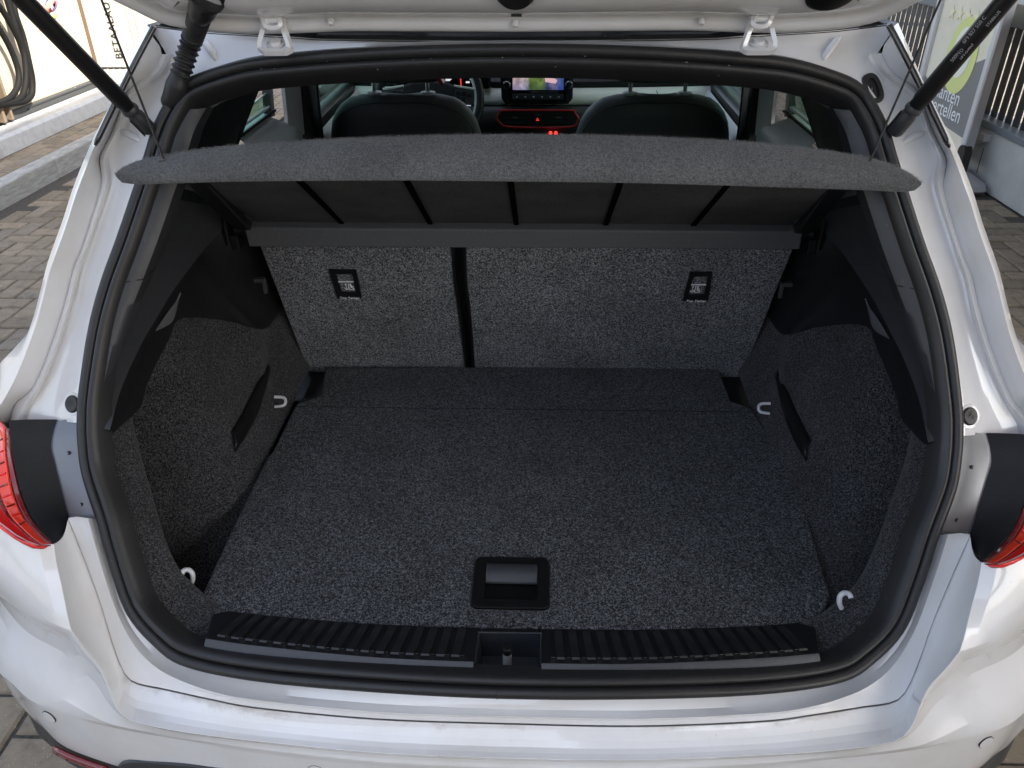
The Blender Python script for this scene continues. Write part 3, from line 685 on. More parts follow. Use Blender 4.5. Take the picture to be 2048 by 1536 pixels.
    pb = MB().lathe(pv + V((.012, 0, 0)), (-1, 0, 0), [(.001, .0), (.013, .0), (.013, .02), (.010, .022), (.010, .03), (.001, .031)], 20).box(pv + V((.012, .0, -.022)), (.016, .03, .03)).box(pv + V((.020, -.006, .006)), (.006, .045, .06)).obj('shelf_pivot', M['smoothblack'], qt, bevel=.002, flipx=fx)
    # dark quarter wall beside the rear bench, up to the roof
    qw = [[V((.665, 1.38, .95)), V((.668, 1.42, 1.0)), V((.67, 1.5, .95)), ux(1658, 345, .665)], [V((.66, 1.32, 1.12)), V((.67, 1.38, 1.12)), V((.675, 1.5, 1.12)), ux(1643, 294, .668)], [V((.58, 1.20, 1.28)), V((.64, 1.36, 1.28)), V((.655, 1.6, 1.24)), ux(1622, 228, .664)], [V((.545, 1.22, 1.37)), V((.59, 1.36, 1.37)), V((.63, 1.7, 1.34)), ux(1602, 168, .658)], [V((.52, 1.24, 1.42)), V((.56, 1.4, 1.43)), V((.60, 1.7, 1.43)), ux(1560, 60, .63)]]
    MB().grid([cr(r_, 20) for r_ in qw]).obj('rear_quarter_lining', M['plastic'], qt, smooth=60, solid=.01, flipx=fx)
    # outside quarter skin in gloss black around it
    qs = [mx(p_) for p_ in out2 if p_.z > 1.13]
    qo = [qs, [V((p_.x + .03, p_.y + .12, p_.z + .004)) for p_ in qs], [V((p_.x + .035, 1.62, p_.z + .006)) for p_ in qs]]
    MB().grid(qo).obj('quarter_panel', M['gloss'], qt, smooth=60, solid=.006, flipx=fx)

# ---- load sill trim
sl_top = [uz(430, 1216, .666), uz(560, 1228, .666), uz(760, 1245, .666), uz(1030, 1254, .666)]
sl_top = cr(sl_top, 40); sl_top[-1].x = 0
sl_cre = cr([uz(412, 1277, .698), uz(520, 1292, .700), uz(760, 1315, .703), uz(1030, 1326, .704)], 40); sl_cre[-1].x = 0
sl_bot = cr([uz(408, 1299, .684), uz(520, 1317, .684), uz(760, 1343, .686), uz(1030, 1357, .687)], 40); sl_bot[-1].x = 0
sl_end = [p_ + V((0, -.012, -.012)) for p_ in sl_bot]
sill = empty('load_sill', (0, .76, .66), car)
def half_width_cut(row, xc):       # drop everything nearer the centre than xc
    return even([p_ for p_ in row if p_.x < -xc] , 40)
LW = .0462                        # half width of the latch opening
def cutrow(row):
    out = [p_ for p_ in row if p_.x < -LW - .002]
    a = [p_ for p_ in row if p_.x >= -LW - .002][0]; b_ = out[-1]; t_ = (-LW - b_.x) / max(1e-6, (a.x - b_.x)); out.append(b_.lerp(a, min(t_, 1)))
    return even(out, 40)
rows_ = [cutrow(r_) for r_ in ([p_ + V((0, .02, -.012)) for p_ in sl_top], sl_top, [a.lerp(b_, .9) + V((0, 0, -.0002)) for a, b_ in zip(sl_top, sl_cre)], sl_cre, [a.lerp(b_, .12) + V((0, -.002, 0)) for a, b_ in zip(sl_cre, sl_bot)], [a.lerp(b_, .9) + V((0, -.002, 0)) for a, b_ in zip(sl_cre, sl_bot)], sl_bot, sl_end)]
MB().grid(rows_).mirror().obj('sill_plate', M['plastic'], sill, smooth=40)
MB().grid(rows_[3:7]).mirror().obj('sill_front_strip', grain('sill_strip_plastic', (.04, .043, .05), .36, 500, .5), sill, smooth=40).location = (0, -.0006, .0004)
# strip above the latch opening
st_ = [p_ for p_ in sl_top if p_.x > -LW - .004]; sc2 = [a.lerp(b_, .14) for a, b_ in zip(sl_top, sl_cre) if a.x > -LW - .004]
MB().grid([[p_ + V((0, .02, -.012)) for p_ in st_], st_, sc2]).mirror().obj('latch_bridge', M['plastic'], sill)
# latch pocket with metal striker pin
y0, y1 = uz(1020, 1268, .672).y, uz(1020, 1352, .698).y
pk = MB(); zt, zb = .672, .625
o4 = [V((-LW, y0, zt)), V((LW, y0, zt)), V((LW, y1, .696)), V((-LW, y1, .696))]; i4 = [V((-LW + .004, y0 - .003, zb)), V((LW - .004, y0 - .003, zb)), V((LW - .004, y1 + .004, zb)), V((-LW + .004, y1 + .004, zb))]
pk.add(o4 + i4, [(0, 1, 5, 4), (1, 2, 6, 5), (2, 3, 7, 6), (3, 0, 4, 7), (4, 5, 6, 7)])
pk.obj('latch_pocket', mat('pocket_plastic', (.03, .034, .042), .35), sill, smooth=None)
MB().tube([o4[0] + V((-.001, .001, .0015)), o4[1] + V((.001, .001, .0015)), o4[2] + V((.001, 0, .002)), o4[3] + V((-.001, 0, .002))], .0018, 8, closed=True).obj('pocket_rim', M['plasticgrey'], sill, smooth=80)
ym = (y0 + y1) / 2 + .006
MB().lathe((-.002, ym, zb), (0, 0, 1), [(.0085, 0), (.0068, .003), (.0066, .045), (.0066, .06), (.005, .062), (.0001, .062)], 20).obj('striker_pin', mat('bright_zinc', (.62, .62, .63), .3, metal=.4), sill)
MB().lathe((-.002, ym, zb + .056), (0, 0, 1), [(.0068, 0), (.0074, .002), (.0074, .010), (.006, .012), (.0001, .012)], 20).obj('striker_cap', M['smoothblack'], sill)
# raised tread ribs: each a block of its own
M['treadrib'] = grain('tread_rib_plastic', (.0115, .012, .0135), .40)
tr_l, cr_l = even(sl_top, 600), even(sl_cre, 600)
def at_x(row, x): return min(row, key=lambda p_: abs(p_.x - x))
nrib = 17; pitch = (.432 - .062) / nrib
for fx in (False, True):
    for k in range(nrib):
        xa = -.430 + k * pitch; xb = xa + pitch * .62
        A0, A1, B0, B1 = at_x(tr_l, xa * .965), at_x(tr_l, xb * .965), at_x(cr_l, xa), at_x(cr_l, xb)
        m_ = MB(); rws = []
        for q, hgt in ((.10, -.0005), (.12, .0028), (.55, .0030), (.87, .0028), (.895, -.0005)):
            a, b_ = A0.lerp(B0, q), A1.lerp(B1, q); cxx = pitch * .045 * math.sin(math.pi * q)
            off = V((cxx, 0, hgt))
            rws.append([a + V((cxx, 0, -.0005)), a.lerp(b_, .07) + off, a.lerp(b_, .5) + off, a.lerp(b_, .93) + off, b_ + V((cxx, 0, -.0005))])
        m_.grid(rws).obj('tread_rib', M['treadrib'], sill, smooth=50, flipx=fx)
        # white ramp that closes each groove
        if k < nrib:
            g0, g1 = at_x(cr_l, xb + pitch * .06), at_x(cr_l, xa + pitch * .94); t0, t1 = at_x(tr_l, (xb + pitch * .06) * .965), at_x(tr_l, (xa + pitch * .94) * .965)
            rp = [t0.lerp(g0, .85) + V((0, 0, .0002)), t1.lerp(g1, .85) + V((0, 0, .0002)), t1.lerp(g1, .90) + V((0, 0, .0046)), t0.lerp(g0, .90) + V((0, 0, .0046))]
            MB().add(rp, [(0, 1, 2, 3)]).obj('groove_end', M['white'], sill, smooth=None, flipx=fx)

# ---- rear bench backs, seen from the boot
seats = empty('rear_bench', (0, 1.55, .68), car)
so_, sn = V((0, 1.42, 1.037)), (V((0, 1.60, .66)) - V((0, 1.42, 1.037)))
sn = V((1, 0, 0)).cross(sn).normalized()
if sn.y > 0: sn = -sn
def sp(a, b_): return up(a, b_, so_, sn)
def slab(poly_px, name, edge_n=6):
    poly = [sp(*q) for q in poly_px]; m_ = MB(); m_.prism(poly, -sn * .07)
    return m_.obj(name, M['seatcarpet'], seats, smooth=None, bevel=.006, seg=3)
bl = slab([(516, 486), (903, 492), (908, 560), (918, 630), (933, 755), (622, 760)], 'backrest')
br = slab([(930, 492), (1590, 492), (1482, 762), (950, 755), (940, 640), (930, 560)], 'backrest')
gl = cr([sp(a, b_) - sn * .004 for a, b_ in [(905, 480), (910, 560), (920, 630), (936, 760)]], 20); gr_ = cr([sp(a, b_) - sn * .004 for a, b_ in [(929, 480), (932, 560), (941, 640), (949, 760)]], 20)
MB().grid([gl, [p_ - sn * .03 for p_ in gl]]).grid([gr_, [p_ - sn * .03 for p_ in gr_]]).grid([[p_ - sn * .03 for p_ in gl], [p_ - sn * .03 for p_ in gr_]]).obj('split_gap', M['ink'], seats)
for g_ in (gl, gr_): MB().tube([p_ + sn * .0045 for p_ in g_], .0026, 8).obj('edge_piping', M['plastic'], seats, smooth=80)
# rest of the bench behind: cushion and top
MB().box((0, 1.62, .99), (1.12, .12, .12)).obj('bench_top', M['seatfab'], seats, bevel=.03, seg=4)
# child-seat tether pockets
def tether(quad, slot, bar, lab, icon, nm, owner, flip):
    q = [sp(*p_) + sn * .001 for p_ in quad]; t_ = empty(nm, q[0], owner)
    c_ = sum(q, V()) / 4
    rim = [p_ + sn * .004 for p_ in q]
    s4 = [sp(*p_) for p_ in slot]
    m_ = MB(); inn = [p_ + sn * .0035 for p_ in s4]
    m_.add(q + rim + inn, [(0, 1, 5, 4), (1, 2, 6, 5), (2, 3, 7, 6), (3, 0, 4, 7), (4, 5, 9, 8), (5, 6, 10, 9), (6, 7, 11, 10), (7, 4, 8, 11)]); dp = [p_ - sn * .018 for p_ in s4]
    m_.add(inn + dp, [(0, 1, 5, 4), (1, 2, 6, 5), (2, 3, 7, 6), (3, 0, 4, 7), (4, 5, 6, 7)])
    m_.obj('pocket_frame', M['plastic'], t_, smooth=None)
    MB().tube([sp(*bar[0]) + sn * .002, sp(*bar[1]) + sn * .002], .0014, 8).obj('tether_bar', M['hook'], t_)
    X = (q[1] - q[0]).normalized(); Y = X.cross(-sn) * -1
    Y = sn.cross(X); 
    text('lettering', 'Top Tether', M['white'], t_, sp(*lab) + sn * .0052, X, Y, .0088, align='CENTER', shear=.15)
    flap = [s4[3] + sn * .0, s4[2] + sn * .0, s4[2].lerp(s4[1], .62) + sn * .0005, s4[3].lerp(s4[0], .62) + sn * .0005]
    MB().add([p_ - sn * .001 for p_ in flap], [(0, 1, 2, 3)]).obj('pocket_flap', M['gloss'], t_, smooth=None)
    o_ = sp(*icon) + sn * .0012; k = .0011
    def P(x, y): return o_ + X * x * k * 1.0 + Y * y * k
    ic = MB()
    ic.tube([P(-5, 9), P(-5, -7)], .0007, 6).tube([P(-8.5, -3), P(-8, -6), P(-5, -8), P(-2, -6), P(-1.5, -3)], .0007, 6).tube([P(-7, 7), P(-3, 7)], .0006, 6)
    ic.tube([P(0, 9), P(0, -8), P(9, -8), P(9, -5)], .0008, 6).tube([P(2.5, 8), P(4.5, -2), P(9, -4)], .0009, 6).tube([P(5, 6), P(6, 1), P(9, 1)], .0008, 6).tube([P(4.2, 9), P(4.4, 8)], .0012, 6)
    ic.obj('child_seat_symbol', M['white'], t_)
tether([(658, 537), (713, 538), (724, 593), (676, 594)], [(672, 546), (705, 546), (712, 583), (684, 583)], [(677, 562), (708, 562)], (700, 594), (698, 573), 'tether_pocket', car, 0)
tether([(1380, 542), (1424, 542), (1416, 599), (1365, 599)], [(1386, 551), (1415, 551), (1408, 588), (1376, 588)], [(1381, 568), (1413, 568)], (1391, 600), (1390, 578), 'tether_pocket', car, 1)

# ================================================================== loose load floor
ft = .67
lfp = [(1030, 1256), (1250, 1258), (1450, 1255), (1560, 1249), (1625, 1236), (1650, 1217), (1661, 1190), (1640, 1120), (1614, 1030), (1570, 906), (1556, 897), (1507, 823), (1500, 815), (1462, 801), (1441, 748), (1438, 735), (1030, 733), (652, 735), (648, 748), (643, 790), (594, 807), (588, 815), (545, 903), (535, 912), (470, 1045), (432, 1125), (405, 1186), (412, 1204), (436, 1219), (520, 1231), (700, 1246), (860, 1253)]
poly = [uz(a, b_, ft) for a, b_ in lfp]
board = empty('load_floor', (0, 1.2, .65))
tag(board, 'grey speckled carpet floor board lying in the car boot', 'floor board', kind='thing')
# handle cut-out
hx0, hx1 = -.0615, .0585; hy0, hy1 = uz(1028, 1217, ft).y, uz(1028, 1117, ft).y
bm = bmesh.new()
vs_ = [bm.verts.new(p_) for p_ in poly]; 
hole = [bm.verts.new(V((x, y, ft))) for x, y in ((hx0 + .006, hy0), (hx1 - .006, hy0), (hx1, hy0 + .006), (hx1, hy1 - .006), (hx1 - .006, hy1), (hx0 + .006, hy1), (hx0, hy1 - .006), (hx0, hy0 + .006))]
ed = [bm.edges.new((vs_[i], vs_[(i + 1) % len(vs_)])) for i in range(len(vs_))] + [bm.edges.new((hole[i], hole[(i + 1) % len(hole)])) for i in range(len(hole))]
bmesh.ops.triangle_fill(bm, use_beauty=True, use_dissolve=False, edges=ed)
hp = [h_.co.xy for h_ in hole]
for f in list(bm.faces):
    c_ = f.calc_center_median()
    if hx0 < c_.x < hx1 and hy0 < c_.y < hy1: bm.faces.remove(f)
for f in bm.faces:
    if f.normal.z < 0: f.normal_flip()
ex = bmesh.ops.extrude_face_region(bm, geom=list(bm.faces)[:])
for g_ in ex['geom']:
    if isinstance(g_, bmesh.types.BMVert): g_.co.z -= .018
bmesh.ops.recalc_face_normals(bm, faces=bm.faces)
me = bpy.data.meshes.new('carpet_board'); bm.to_mesh(me); bm.free(); me.materials.append(M['carpet'])
cb = bpy.data.objects.new('carpet_board', me); COL.objects.link(cb); attach(cb, board)
bv = cb.modifiers.new('bevel', 'BEVEL'); bv.width = .006; bv.segments = 3; bv.limit_method = 'ANGLE'; bv.angle_limit = R(50)
# fold line across the board
fl0, fl1 = uz(592, 813, ft), uz(1503, 824, ft)
MB().tube([fl0.lerp(fl1, k / 10) + V((0, 0, -.0009)) for k in range(11)], .0013, 6).obj('fold_line', M['void'], board)
# handle: frame, tray, flap
def rr(x0, x1, y0_, y1_, r_, z, n=5):
    out = []
    for cx_, cy_, a0_ in ((x1 - r_, y1_ - r_, 0), (x0 + r_, y1_ - r_, 90), (x0 + r_, y0_ + r_, 180), (x1 - r_, y0_ + r_, 270)):
        for k in range(n + 1): a = R(a0_ + 90 * k / n); out.append(V((cx_ + r_ * math.cos(a), cy_ + r_ * math.sin(a), z)))
    return out
MB().grid([rr(hx0 - .001, hx1 + .001, hy0 - .001, hy1 + .001, .011, ft + .0005), rr(hx0, hx1, hy0, hy1, .010, ft + .003), rr(hx0 + .016, hx1 - .016, hy0 + .016, hy1 - .012, .006, ft + .0025), rr(hx0 + .017, hx1 - .017, hy0 + .017, hy1 - .013, .006, ft - .014), rr(-.0035, .0005, hy0 + .0395, hy0 + .0415, .0005, ft - .0145)], cu=True).obj('handle_frame', M['smoothblack'], board, smooth=30)
rows_ = []
for k in range(9):
    a = R(10 + 100 * k / 8); yy = hy1 - .014 - .034 * k / 8; zz_ = ft - .010 + .0125 * math.sin(math.pi * (.25 + .75 * k / 8)) 
    rows_.append([V((x, yy, zz_)) for x in (hx0 + .0175, hx0 + .019, 0, hx1 - .019, hx1 - .0175)])
MB().grid(rows_).obj('handle_flap', M['plasticgrey'], board, smooth=60, solid=.003)
# ================================================================== raised tailgate
tg = empty('tailgate', (0, 1.17, 1.46), car)
TO = V((0, 1.172, 1.4555)); TA = R(38)
TD = V((0, -math.cos(TA), math.sin(TA))); TN = V((0, -math.sin(TA), -math.cos(TA)))   # away from the hinge; inner side normal
def tp(px_, py_, h_=0): return up(px_, py_, TO + TN * h_, TN)
def tl(x, w, h_): return V((x, TO.y, TO.z)) + TD * w + TN * h_
edge_px = [(330, 46), (372, 55), (440, 62), (520, 66), (600, 65), (680, 61), (800, 61), (1028, 62)]
el = cr([tp(*q) for q in edge_px], 40); el[-1].x = 0
def wl(p_): return (p_ - TO).dot(TD)
ew = [(p_.x, wl(p_)) for p_ in el]
side = [(-.545, .07), (-.575, .14), (-.60, .25), (-.62, .4), (-.63, .55), (-.62, .70), (-.58, .80), (-.45, .86), (-.2, .885), (0, .89)]
x0_, w0_ = ew[0]
outline = cr([V((0, 0, 0))] , 1) if False else None
bl_ = [V((x, w, 0)) for x, w in [( -.0, .89), (-.2, .885), (-.45, .86), (-.58, .80), (-.62, .70), (-.63, .55), (-.62, .4), (-.605, .27), (-.58, .165)]]
wmin = w0_
ol = cr(bl_ + [V((x0_ - .030, w0_ + .035, 0))] + [V((x, w, 0)) for x, w in ew[::4]] + [V((0, ew[-1][1], 0))], 120)
full = ol + [V((-p_.x, p_.y, 0)) for p_ in reversed(ol[1:-1])]
cen = V((0, .42, 0))
def tring(scale_in, h_):          # inset the outline by a distance
    out = []
    n_ = len(full)
    for i in range(n_):
        t_ = (full[(i + 1) % n_] - full[i - 1]).normalized(); nn = V((-t_.y, t_.x, 0))
        if nn.dot(cen - full[i]) < 0: nn = -nn
        q = full[i] + nn * scale_in; out.append(tl(q.x, q.y, h_))
    return out
rows_ = [tring(.09, -.07), tring(.03, -.066), tring(.004, -.05), tring(-.003, -.03), tring(0, -.004), tring(.0015, 0), tring(.006, .0005), tring(.0085, .0035), tring(.010, .0075), tring(.016, .0105), tring(.022, .0100), tring(.0265, .006), tring(.030, .002), tring(.042, .002), tring(.055, .010), tring(.07, .016), tring(.095, .018), tring(.13, .012)]
MB().grid(rows_, cu=True).obj('frame_panel', M['paint'], tg, smooth=50)
MB().grid([tring(.09, -.07), tring(.12, -.075), tring(.2, -.085), tring(.27, -.088)], cu=True).obj('outer_skin', M['paint'], tg, smooth=60)
# rear window and inner trim panel
def tquad(x, w0, w1, h_, n=12): return [[tl(-x + 2 * x * k / n, w0 + (w1 - w0) * j_ / n, h_) for k in range(n + 1)] for j_ in range(n + 1)]
MB().grid(tquad(.50, .11, .44, -.05)).obj('rear_window', M['darkglass'], tg, smooth=None)
MB().grid(tquad(.52, .44, .80, .012)).obj('inner_trim', M['plasticgrey'], tg, solid=.02, bevel=.01)
# black edge rubber round the outer skin rim
MB().tube(tring(-.001, -.034), .0065, 8, closed=True).obj('edge_moulding', M['gloss'], tg, smooth=80)
# dark spoiler lip under the hinge edge
sp0 = [tl(x, w - .004, -.006) for x, w in ew]; lipx = [(310, 53), (372, 61), (437, 67), (585, 75), (646, 79), (862, 82), (1028, 83)]
lp = cr([up(a, b_, TO + V((0, .012, 0)), V((0, -1, .25)).normalized()) for a, b_ in lipx], 40); lp[-1].x = 0
lipm = MB().grid([[a + V((0, .010, 0)) for a in sp0], [a.lerp(b_, .5) + V((0, .012, 0)) for a, b_ in zip(sp0, lp)], [b_ + V((0, .006, 0)) for b_ in lp]]); lipm.mirror(); lipm.obj('gap_cover', M['smoothblack'], tg, smooth=60)
mid_ = [i for i in range(40) if lp[i].x > -.30]
bar = MB().grid([[sp0[i] + V((0, .003, -.001)) for i in mid_], [sp0[i].lerp(lp[i], .75) + V((0, .006, 0)) for i in mid_], [sp0[i].lerp(lp[i], .78) + V((0, .012, 0)) for i in mid_]]); bar.mirror(); bar.obj('spoiler_lip', mat('dark_blue_grey_gloss', (.035, .04, .05), .2, coat=.6), tg, smooth=60)
for s_ in (0, 1):
    MB().tube([p_ + V((0, .002, .0012 - .0022 * s_)) for p_ in lp], .0007, 6).mirror().obj('rubber_line', M['rubber'], tg, smooth=80)
# details on the visible strip
for q, r_ in (((662, 46), .0045), ((1031, 50), .0045), ((1403, 45), .0045)):
    MB().lathe(tp(*q, .009), TN, [(r_, -.004), (r_, .001), (r_ * .6, .003), (.0001, .003)], 18).obj('weld_dimple', M['paint'], tg)
c_ = tp(1033, 30, .0115); MB().tube([c_ + V((-.007, 0, 0)), c_ + V((.007, 0, 0))], .0022, 10).obj('drain_slot', M['ink'], tg, smooth=80)
MB().lathe(tp(1031, -15, .014), TN, [(.024, -.004), (.024, .006), (.018, .012), (.0001, .012)], 24).obj('rubber_buffer', M['rubber'], tg)
MB().lathe(tp(1662, -13, .016), TN, [(.030, -.004), (.030, .004), (.022, .009), (.0001, .009)], 24).obj('cable_cover', M['smoothblack'], tg)

# ---- hinges
for fx in (False, True):
    hg = empty('hinge', (.33 if fx else -.33, 1.17, 1.44), car)
    D0 = V((0, 1.135, 1.44)); HN = V((0, -1, .35)).normalized()
    def hp_(a, b_, o=0): return up(a, b_, D0 + HN * o, HN)
    # lower fork on the body
    lo_ = [hp_(527, 36, .01), hp_(526, 58), hp_(519, 86), hp_(520, 98), hp_(530, 104, .004), hp_(572, 104, .004), hp_(582, 99), hp_(577, 84), hp_(567, 56), hp_(563, 34, .01)]
    MB().tube(even(lo_[:5], 26) + even(lo_[4:], 30)[1:], 0, flat=(.006, .008, (1, 0, 0))).obj('lower_fork', M['paint'], hg, smooth=40, bevel=.0015, flipx=fx)
    MB().lathe(hp_(552, 90, -.010), V((0, -.35, 1)), [(.013, 0), (.013, .0025), (.008, .003), (.008, .007), (.0001, .0075)], 20).obj('base_bolt', M['paint'], hg, flipx=fx)
    # upper arm: two feet and a U strap
    a_ = [hp_(486, 12, .012), hp_(513, 11, .012), hp_(521, 20, .012), hp_(531, 45, .014), hp_(538, 53, .014), hp_(554, 53, .014), hp_(559, 46, .014), hp_(548, 22, .012), hp_(556, 11, .012), hp_(588, 11, .012)]
    pts_ = cr(a_, 60); MB().tube(pts_, 0, flat=(.0055, .010, (0, 0, 1))).obj('upper_arm', M['paint'], hg, smooth=40, bevel=.0015, flipx=fx)
    MB().tube([hp_(524, 40, .012), hp_(566, 40, .012)], .0045, 12).obj('hinge_pin', M['paint'], hg, flipx=fx)
    for q in ((497, 17), (575, 17)):
        o_ = hp_(*q, .020); ax = V((0, -.5, -.85))
        MB().lathe(o_, ax, [(.0001, -.004), (.0088, -.004), (.0088, -.0015), (.0062, -.001)], 20).obj('washer', M['paint'], hg, flipx=fx)
        MB().lathe(o_, ax, [(.0064, -.001), (.0064, .005), (.005, .006), (.0001, .006)], 6).obj('bolt', M['paint'], hg, smooth=20, flipx=fx)

# ---- gas struts
for fx, topx, lowq, hq in ((False, (47, 0), (262, 222), (287, 247)), (True, (2010, 0), (1826, 222), (1800, 250))):
    st = empty('gas_strut', uf(*lowq, -.03), car)
    A = uf(*hq, -.036); B = CAM + ray(*topx) * .93; d_ = (B - A).normalized(); L_ = .50
    P0, P1 = A + d_ * .028, A + d_ * L_
    MB().lathe(P0, d_, [(.0001, -.002), (.0095, -.002), (.0102, .002), (.0102, .012), (.0112, .016), (.0117, .02), (.0117, .36), (.0105, .366), (.0001, .366)], 28).obj('cylinder', M['smoothblack'], st, smooth=50)
    MB().lathe(P0, d_, [(.0045, .36), (.0045, L_ - .03)], 14).obj('piston_rod', M['chrome'], st)
    sock = MB().lathe(A, d_, [(.0001, -.014), (.0092, -.014), (.0115, -.010), (.0115, .016), (.0102, .019), (.0102, .024), (.0120, .026), (.0120, .030), (.010, .034)], 22).obj('ball_socket', M['plasticgrey'], st, smooth=40)
    nrm = (CAM - A).normalized(); nrm = (nrm - d_ * nrm.dot(d_)).normalized()
    MB().tube(cr([A + d_ * q - d_.cross(nrm) * .011 + nrm * .006 for q in (-.012, .0, .012, .02)], 8), .0012, 6).obj('retaining_clip', M['ink'], st)
    if fx:                          # printed part numbers on the cylinder
        o_ = A + d_ * .098 + nrm * .0136; sdv = nrm.cross(d_)
        for body_, du, dv, sz in (('6F9 827 550 C', .075, .0035, .0062), ('1D', .062, -.001, .006), ('500N', .050, .0, .0062), ('STABILUS', .104, -.0052, .005), ('LIFT-O-MAT', .058, -.0062, .0042)):
            text('print', body_, mat('faded_print', (.34, .34, .36), .6), st, A + d_ * (.028 + .03 + du) + nrm * .0115 + sdv * dv, d_, sdv, sz, align='LEFT')

# ---- cable conduit (driver side upper corner)
cc = empty('cable_conduit', uf(345, 195), car)
cl0, cl1, cl2, cl3 = uf(350, 192, -.012), uf(362, 146, -.030), uf(386, 72, -.048), tp(412, -4, .014)
axis = cr([uf(345, 205, .0), cl0, cl1, cl2, tp(403, 22, .018), cl3], 260); rr_ = []
for k in range(260):
    q = k / 259
    if q < .20: r_ = .0165 - .003 * smst(.13, .2, q)
    elif q < .80: r_ = .0136 + .0017 * math.sin((q - .20) * 2 * math.pi / .036) * (1 if .21 < q < .79 else 0)
    elif q < .92: r_ = .0138 + .004 * smst(.80, .92, q)
    else: r_ = .0178 + .005 * smst(.95, .99, q)
    rr_.append(r_)
MB().tube(axis, rr_, 22).obj('bellows', M['rubber'], cc, smooth=70)
MB().lathe(cl3, TN, [(.030, -.012), (.031, -.004), (.027, .002), (.019, .005)], 30).obj('flange_cap', M['rubber'], cc)

# ================================================================== parcel shelf
shelf = empty('parcel_shelf', (0, 1.2, 1.2)); tag(shelf, 'dark grey felt parcel shelf tilted up on two cords across the boot opening', 'parcel shelf', kind='thing')
B_px = [(232, 353), (234, 359), (243, 365), (280, 369), (340, 367), (500, 363), (800, 361), (1030, 363), (1300, 367), (1600, 376), (1740, 381), (1800, 384), (1834, 380), (1841, 374), (1842, 370)]
T_px = [(232, 353), (235, 345), (246, 335), (285, 319), (350, 306), (500, 288), (760, 274), (1030, 269), (1290, 273), (1540, 287), (1700, 308), (1775, 326), (1822, 348), (1838, 361), (1842, 370)]
NB = 90
def shy(x): return .978 + .13 * x * x
def upy(q, off):
    p_ = uy(q[0], q[1], 1.0)
    for _ in range(4): p_ = uy(q[0], q[1], shy(p_.x) + off)
    return p_
Bc = cr([upy(q, 0) for q in B_px], NB); Tc = cr([upy(q, o_) for q, o_ in zip(T_px, (0, .006, .012, .026, .036, .046, .048, .048, .048, .046, .036, .024, .012, .006, 0))], NB)
lipr = []
for q in (0, .05, .2, .4, .6, .8, .92, 1):
    lipr.append([a.lerp(b_, q) + V((0, -.016 * math.sin(math.pi * q) ** .8 * min(1, (b_ - a).length / .05), .004 * math.sin(math.pi * q))) for a, b_ in zip(Bc, Tc)])
topf = [[V((p_.x * (1 - .03 * q), p_.y + (1.40 - p_.y) * q, p_.z + (1.115 - p_.z) * q + .012 * math.sin(math.pi * min(1, q * 1.0)))) for p_ in Tc] for q in (.04, .12, .3, .6, 1)]
under = [[V((p_.x * (.965 if False else 1), p_.y + .012, p_.z + .002)) for p_ in Bc], [V((p_.x * .90, p_.y + .03, p_.z + .012)) for p_ in Bc]]
h0 = [V((-.50 + 1.0 * k / (NB - 1), 1.395, 1.098)) for k in range(NB)]
under2 = [[a.lerp(b_, q) for a, b_ in zip(under[1], h0)] for q in (.02, .5, 1)]
pn = MB().grid(topf[::-1] + lipr[::-1])
pan = pn.obj('panel', M['felt'], shelf, smooth=70, weld=1e-6)
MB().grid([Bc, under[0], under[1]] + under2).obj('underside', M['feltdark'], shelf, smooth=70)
# pressed grooves of the underside
def und(px_, py_):
    o_ = under2[0][45]; n_ = (under2[2][45] - o_).cross(V((1, 0, 0))).normalized(); return up(px_, py_, o_, n_)
for a, b_ in (((590, 352), (690, 452)), ((808, 352), (866, 456)), ((1020, 352), (1034, 458)), ((1244, 354), (1208, 458)), ((1460, 362), (1380, 458))):
    A, B = und(*a), und(*b_); MB().tube([A + V((0, 0, -.0005)), A.lerp(B, .5) + V((0, 0, -.0005)), B + V((0, 0, -.0005))], 0, flat=(.009, .004, (1, 0, 0))).obj('groove', M['void'], shelf, smooth=None)
# side frames and front hinge bar
for s_ in (-1, 1):
    A = V((s_ * .452, 1.055, 1.300)); B = V((s_ * .525, 1.40, 1.088))
    MB().tube([A, A.lerp(B, .8) + V((s_ * .004, 0, 0)), B], 0, flat=(.030, .020, (1, 0, 0))).obj('side_frame', M['smoothblack'], shelf, bevel=.004)
    MB().tube([V((s_ * .515, 1.405, 1.085)), V((s_ * .545, 1.40, 1.08))], .007, 10).obj('pivot_pin', M['smoothblack'], shelf)
fb = [uy(488, 456, 1.388), uy(1606, 464, 1.388), uy(1600, 500, 1.392), uy(498, 494, 1.392)]
MB().prism(fb, (0, .02, .012)).obj('front_bar', grain('shelf_bar_plastic', (.075, .078, .084), .5), shelf, bevel=.003, smooth=None)
# lift cords with eyelets
for A_px, T2 in (((327, 317), (203, 0)), ((1738, 326), (1881, 0))):
    A = upy(A_px, .022); ryT = ray(*T2); B = CAM + ryT * ((TO - CAM).dot(TN) / ryT.dot(TN)); B = A + (B - A) * 1.0
    n_ = 40; cpts = [A.lerp(B, k / (n_ - 1)) for k in range(n_)]
    MB().tube([A + V((0, .004, -.012)), A + V((0, 0, -.002))] + cpts, .0016, 8).obj('lift_cord', M['ink'], shelf, smooth=80)
    MB().tube(cr([A + V((-.006, -.004, -.002)), A + V((0, -.006, .0)), A + V((.006, -.003, -.001))], 8), .0018, 6).obj('eyelet', M['felt'], shelf, smooth=80)

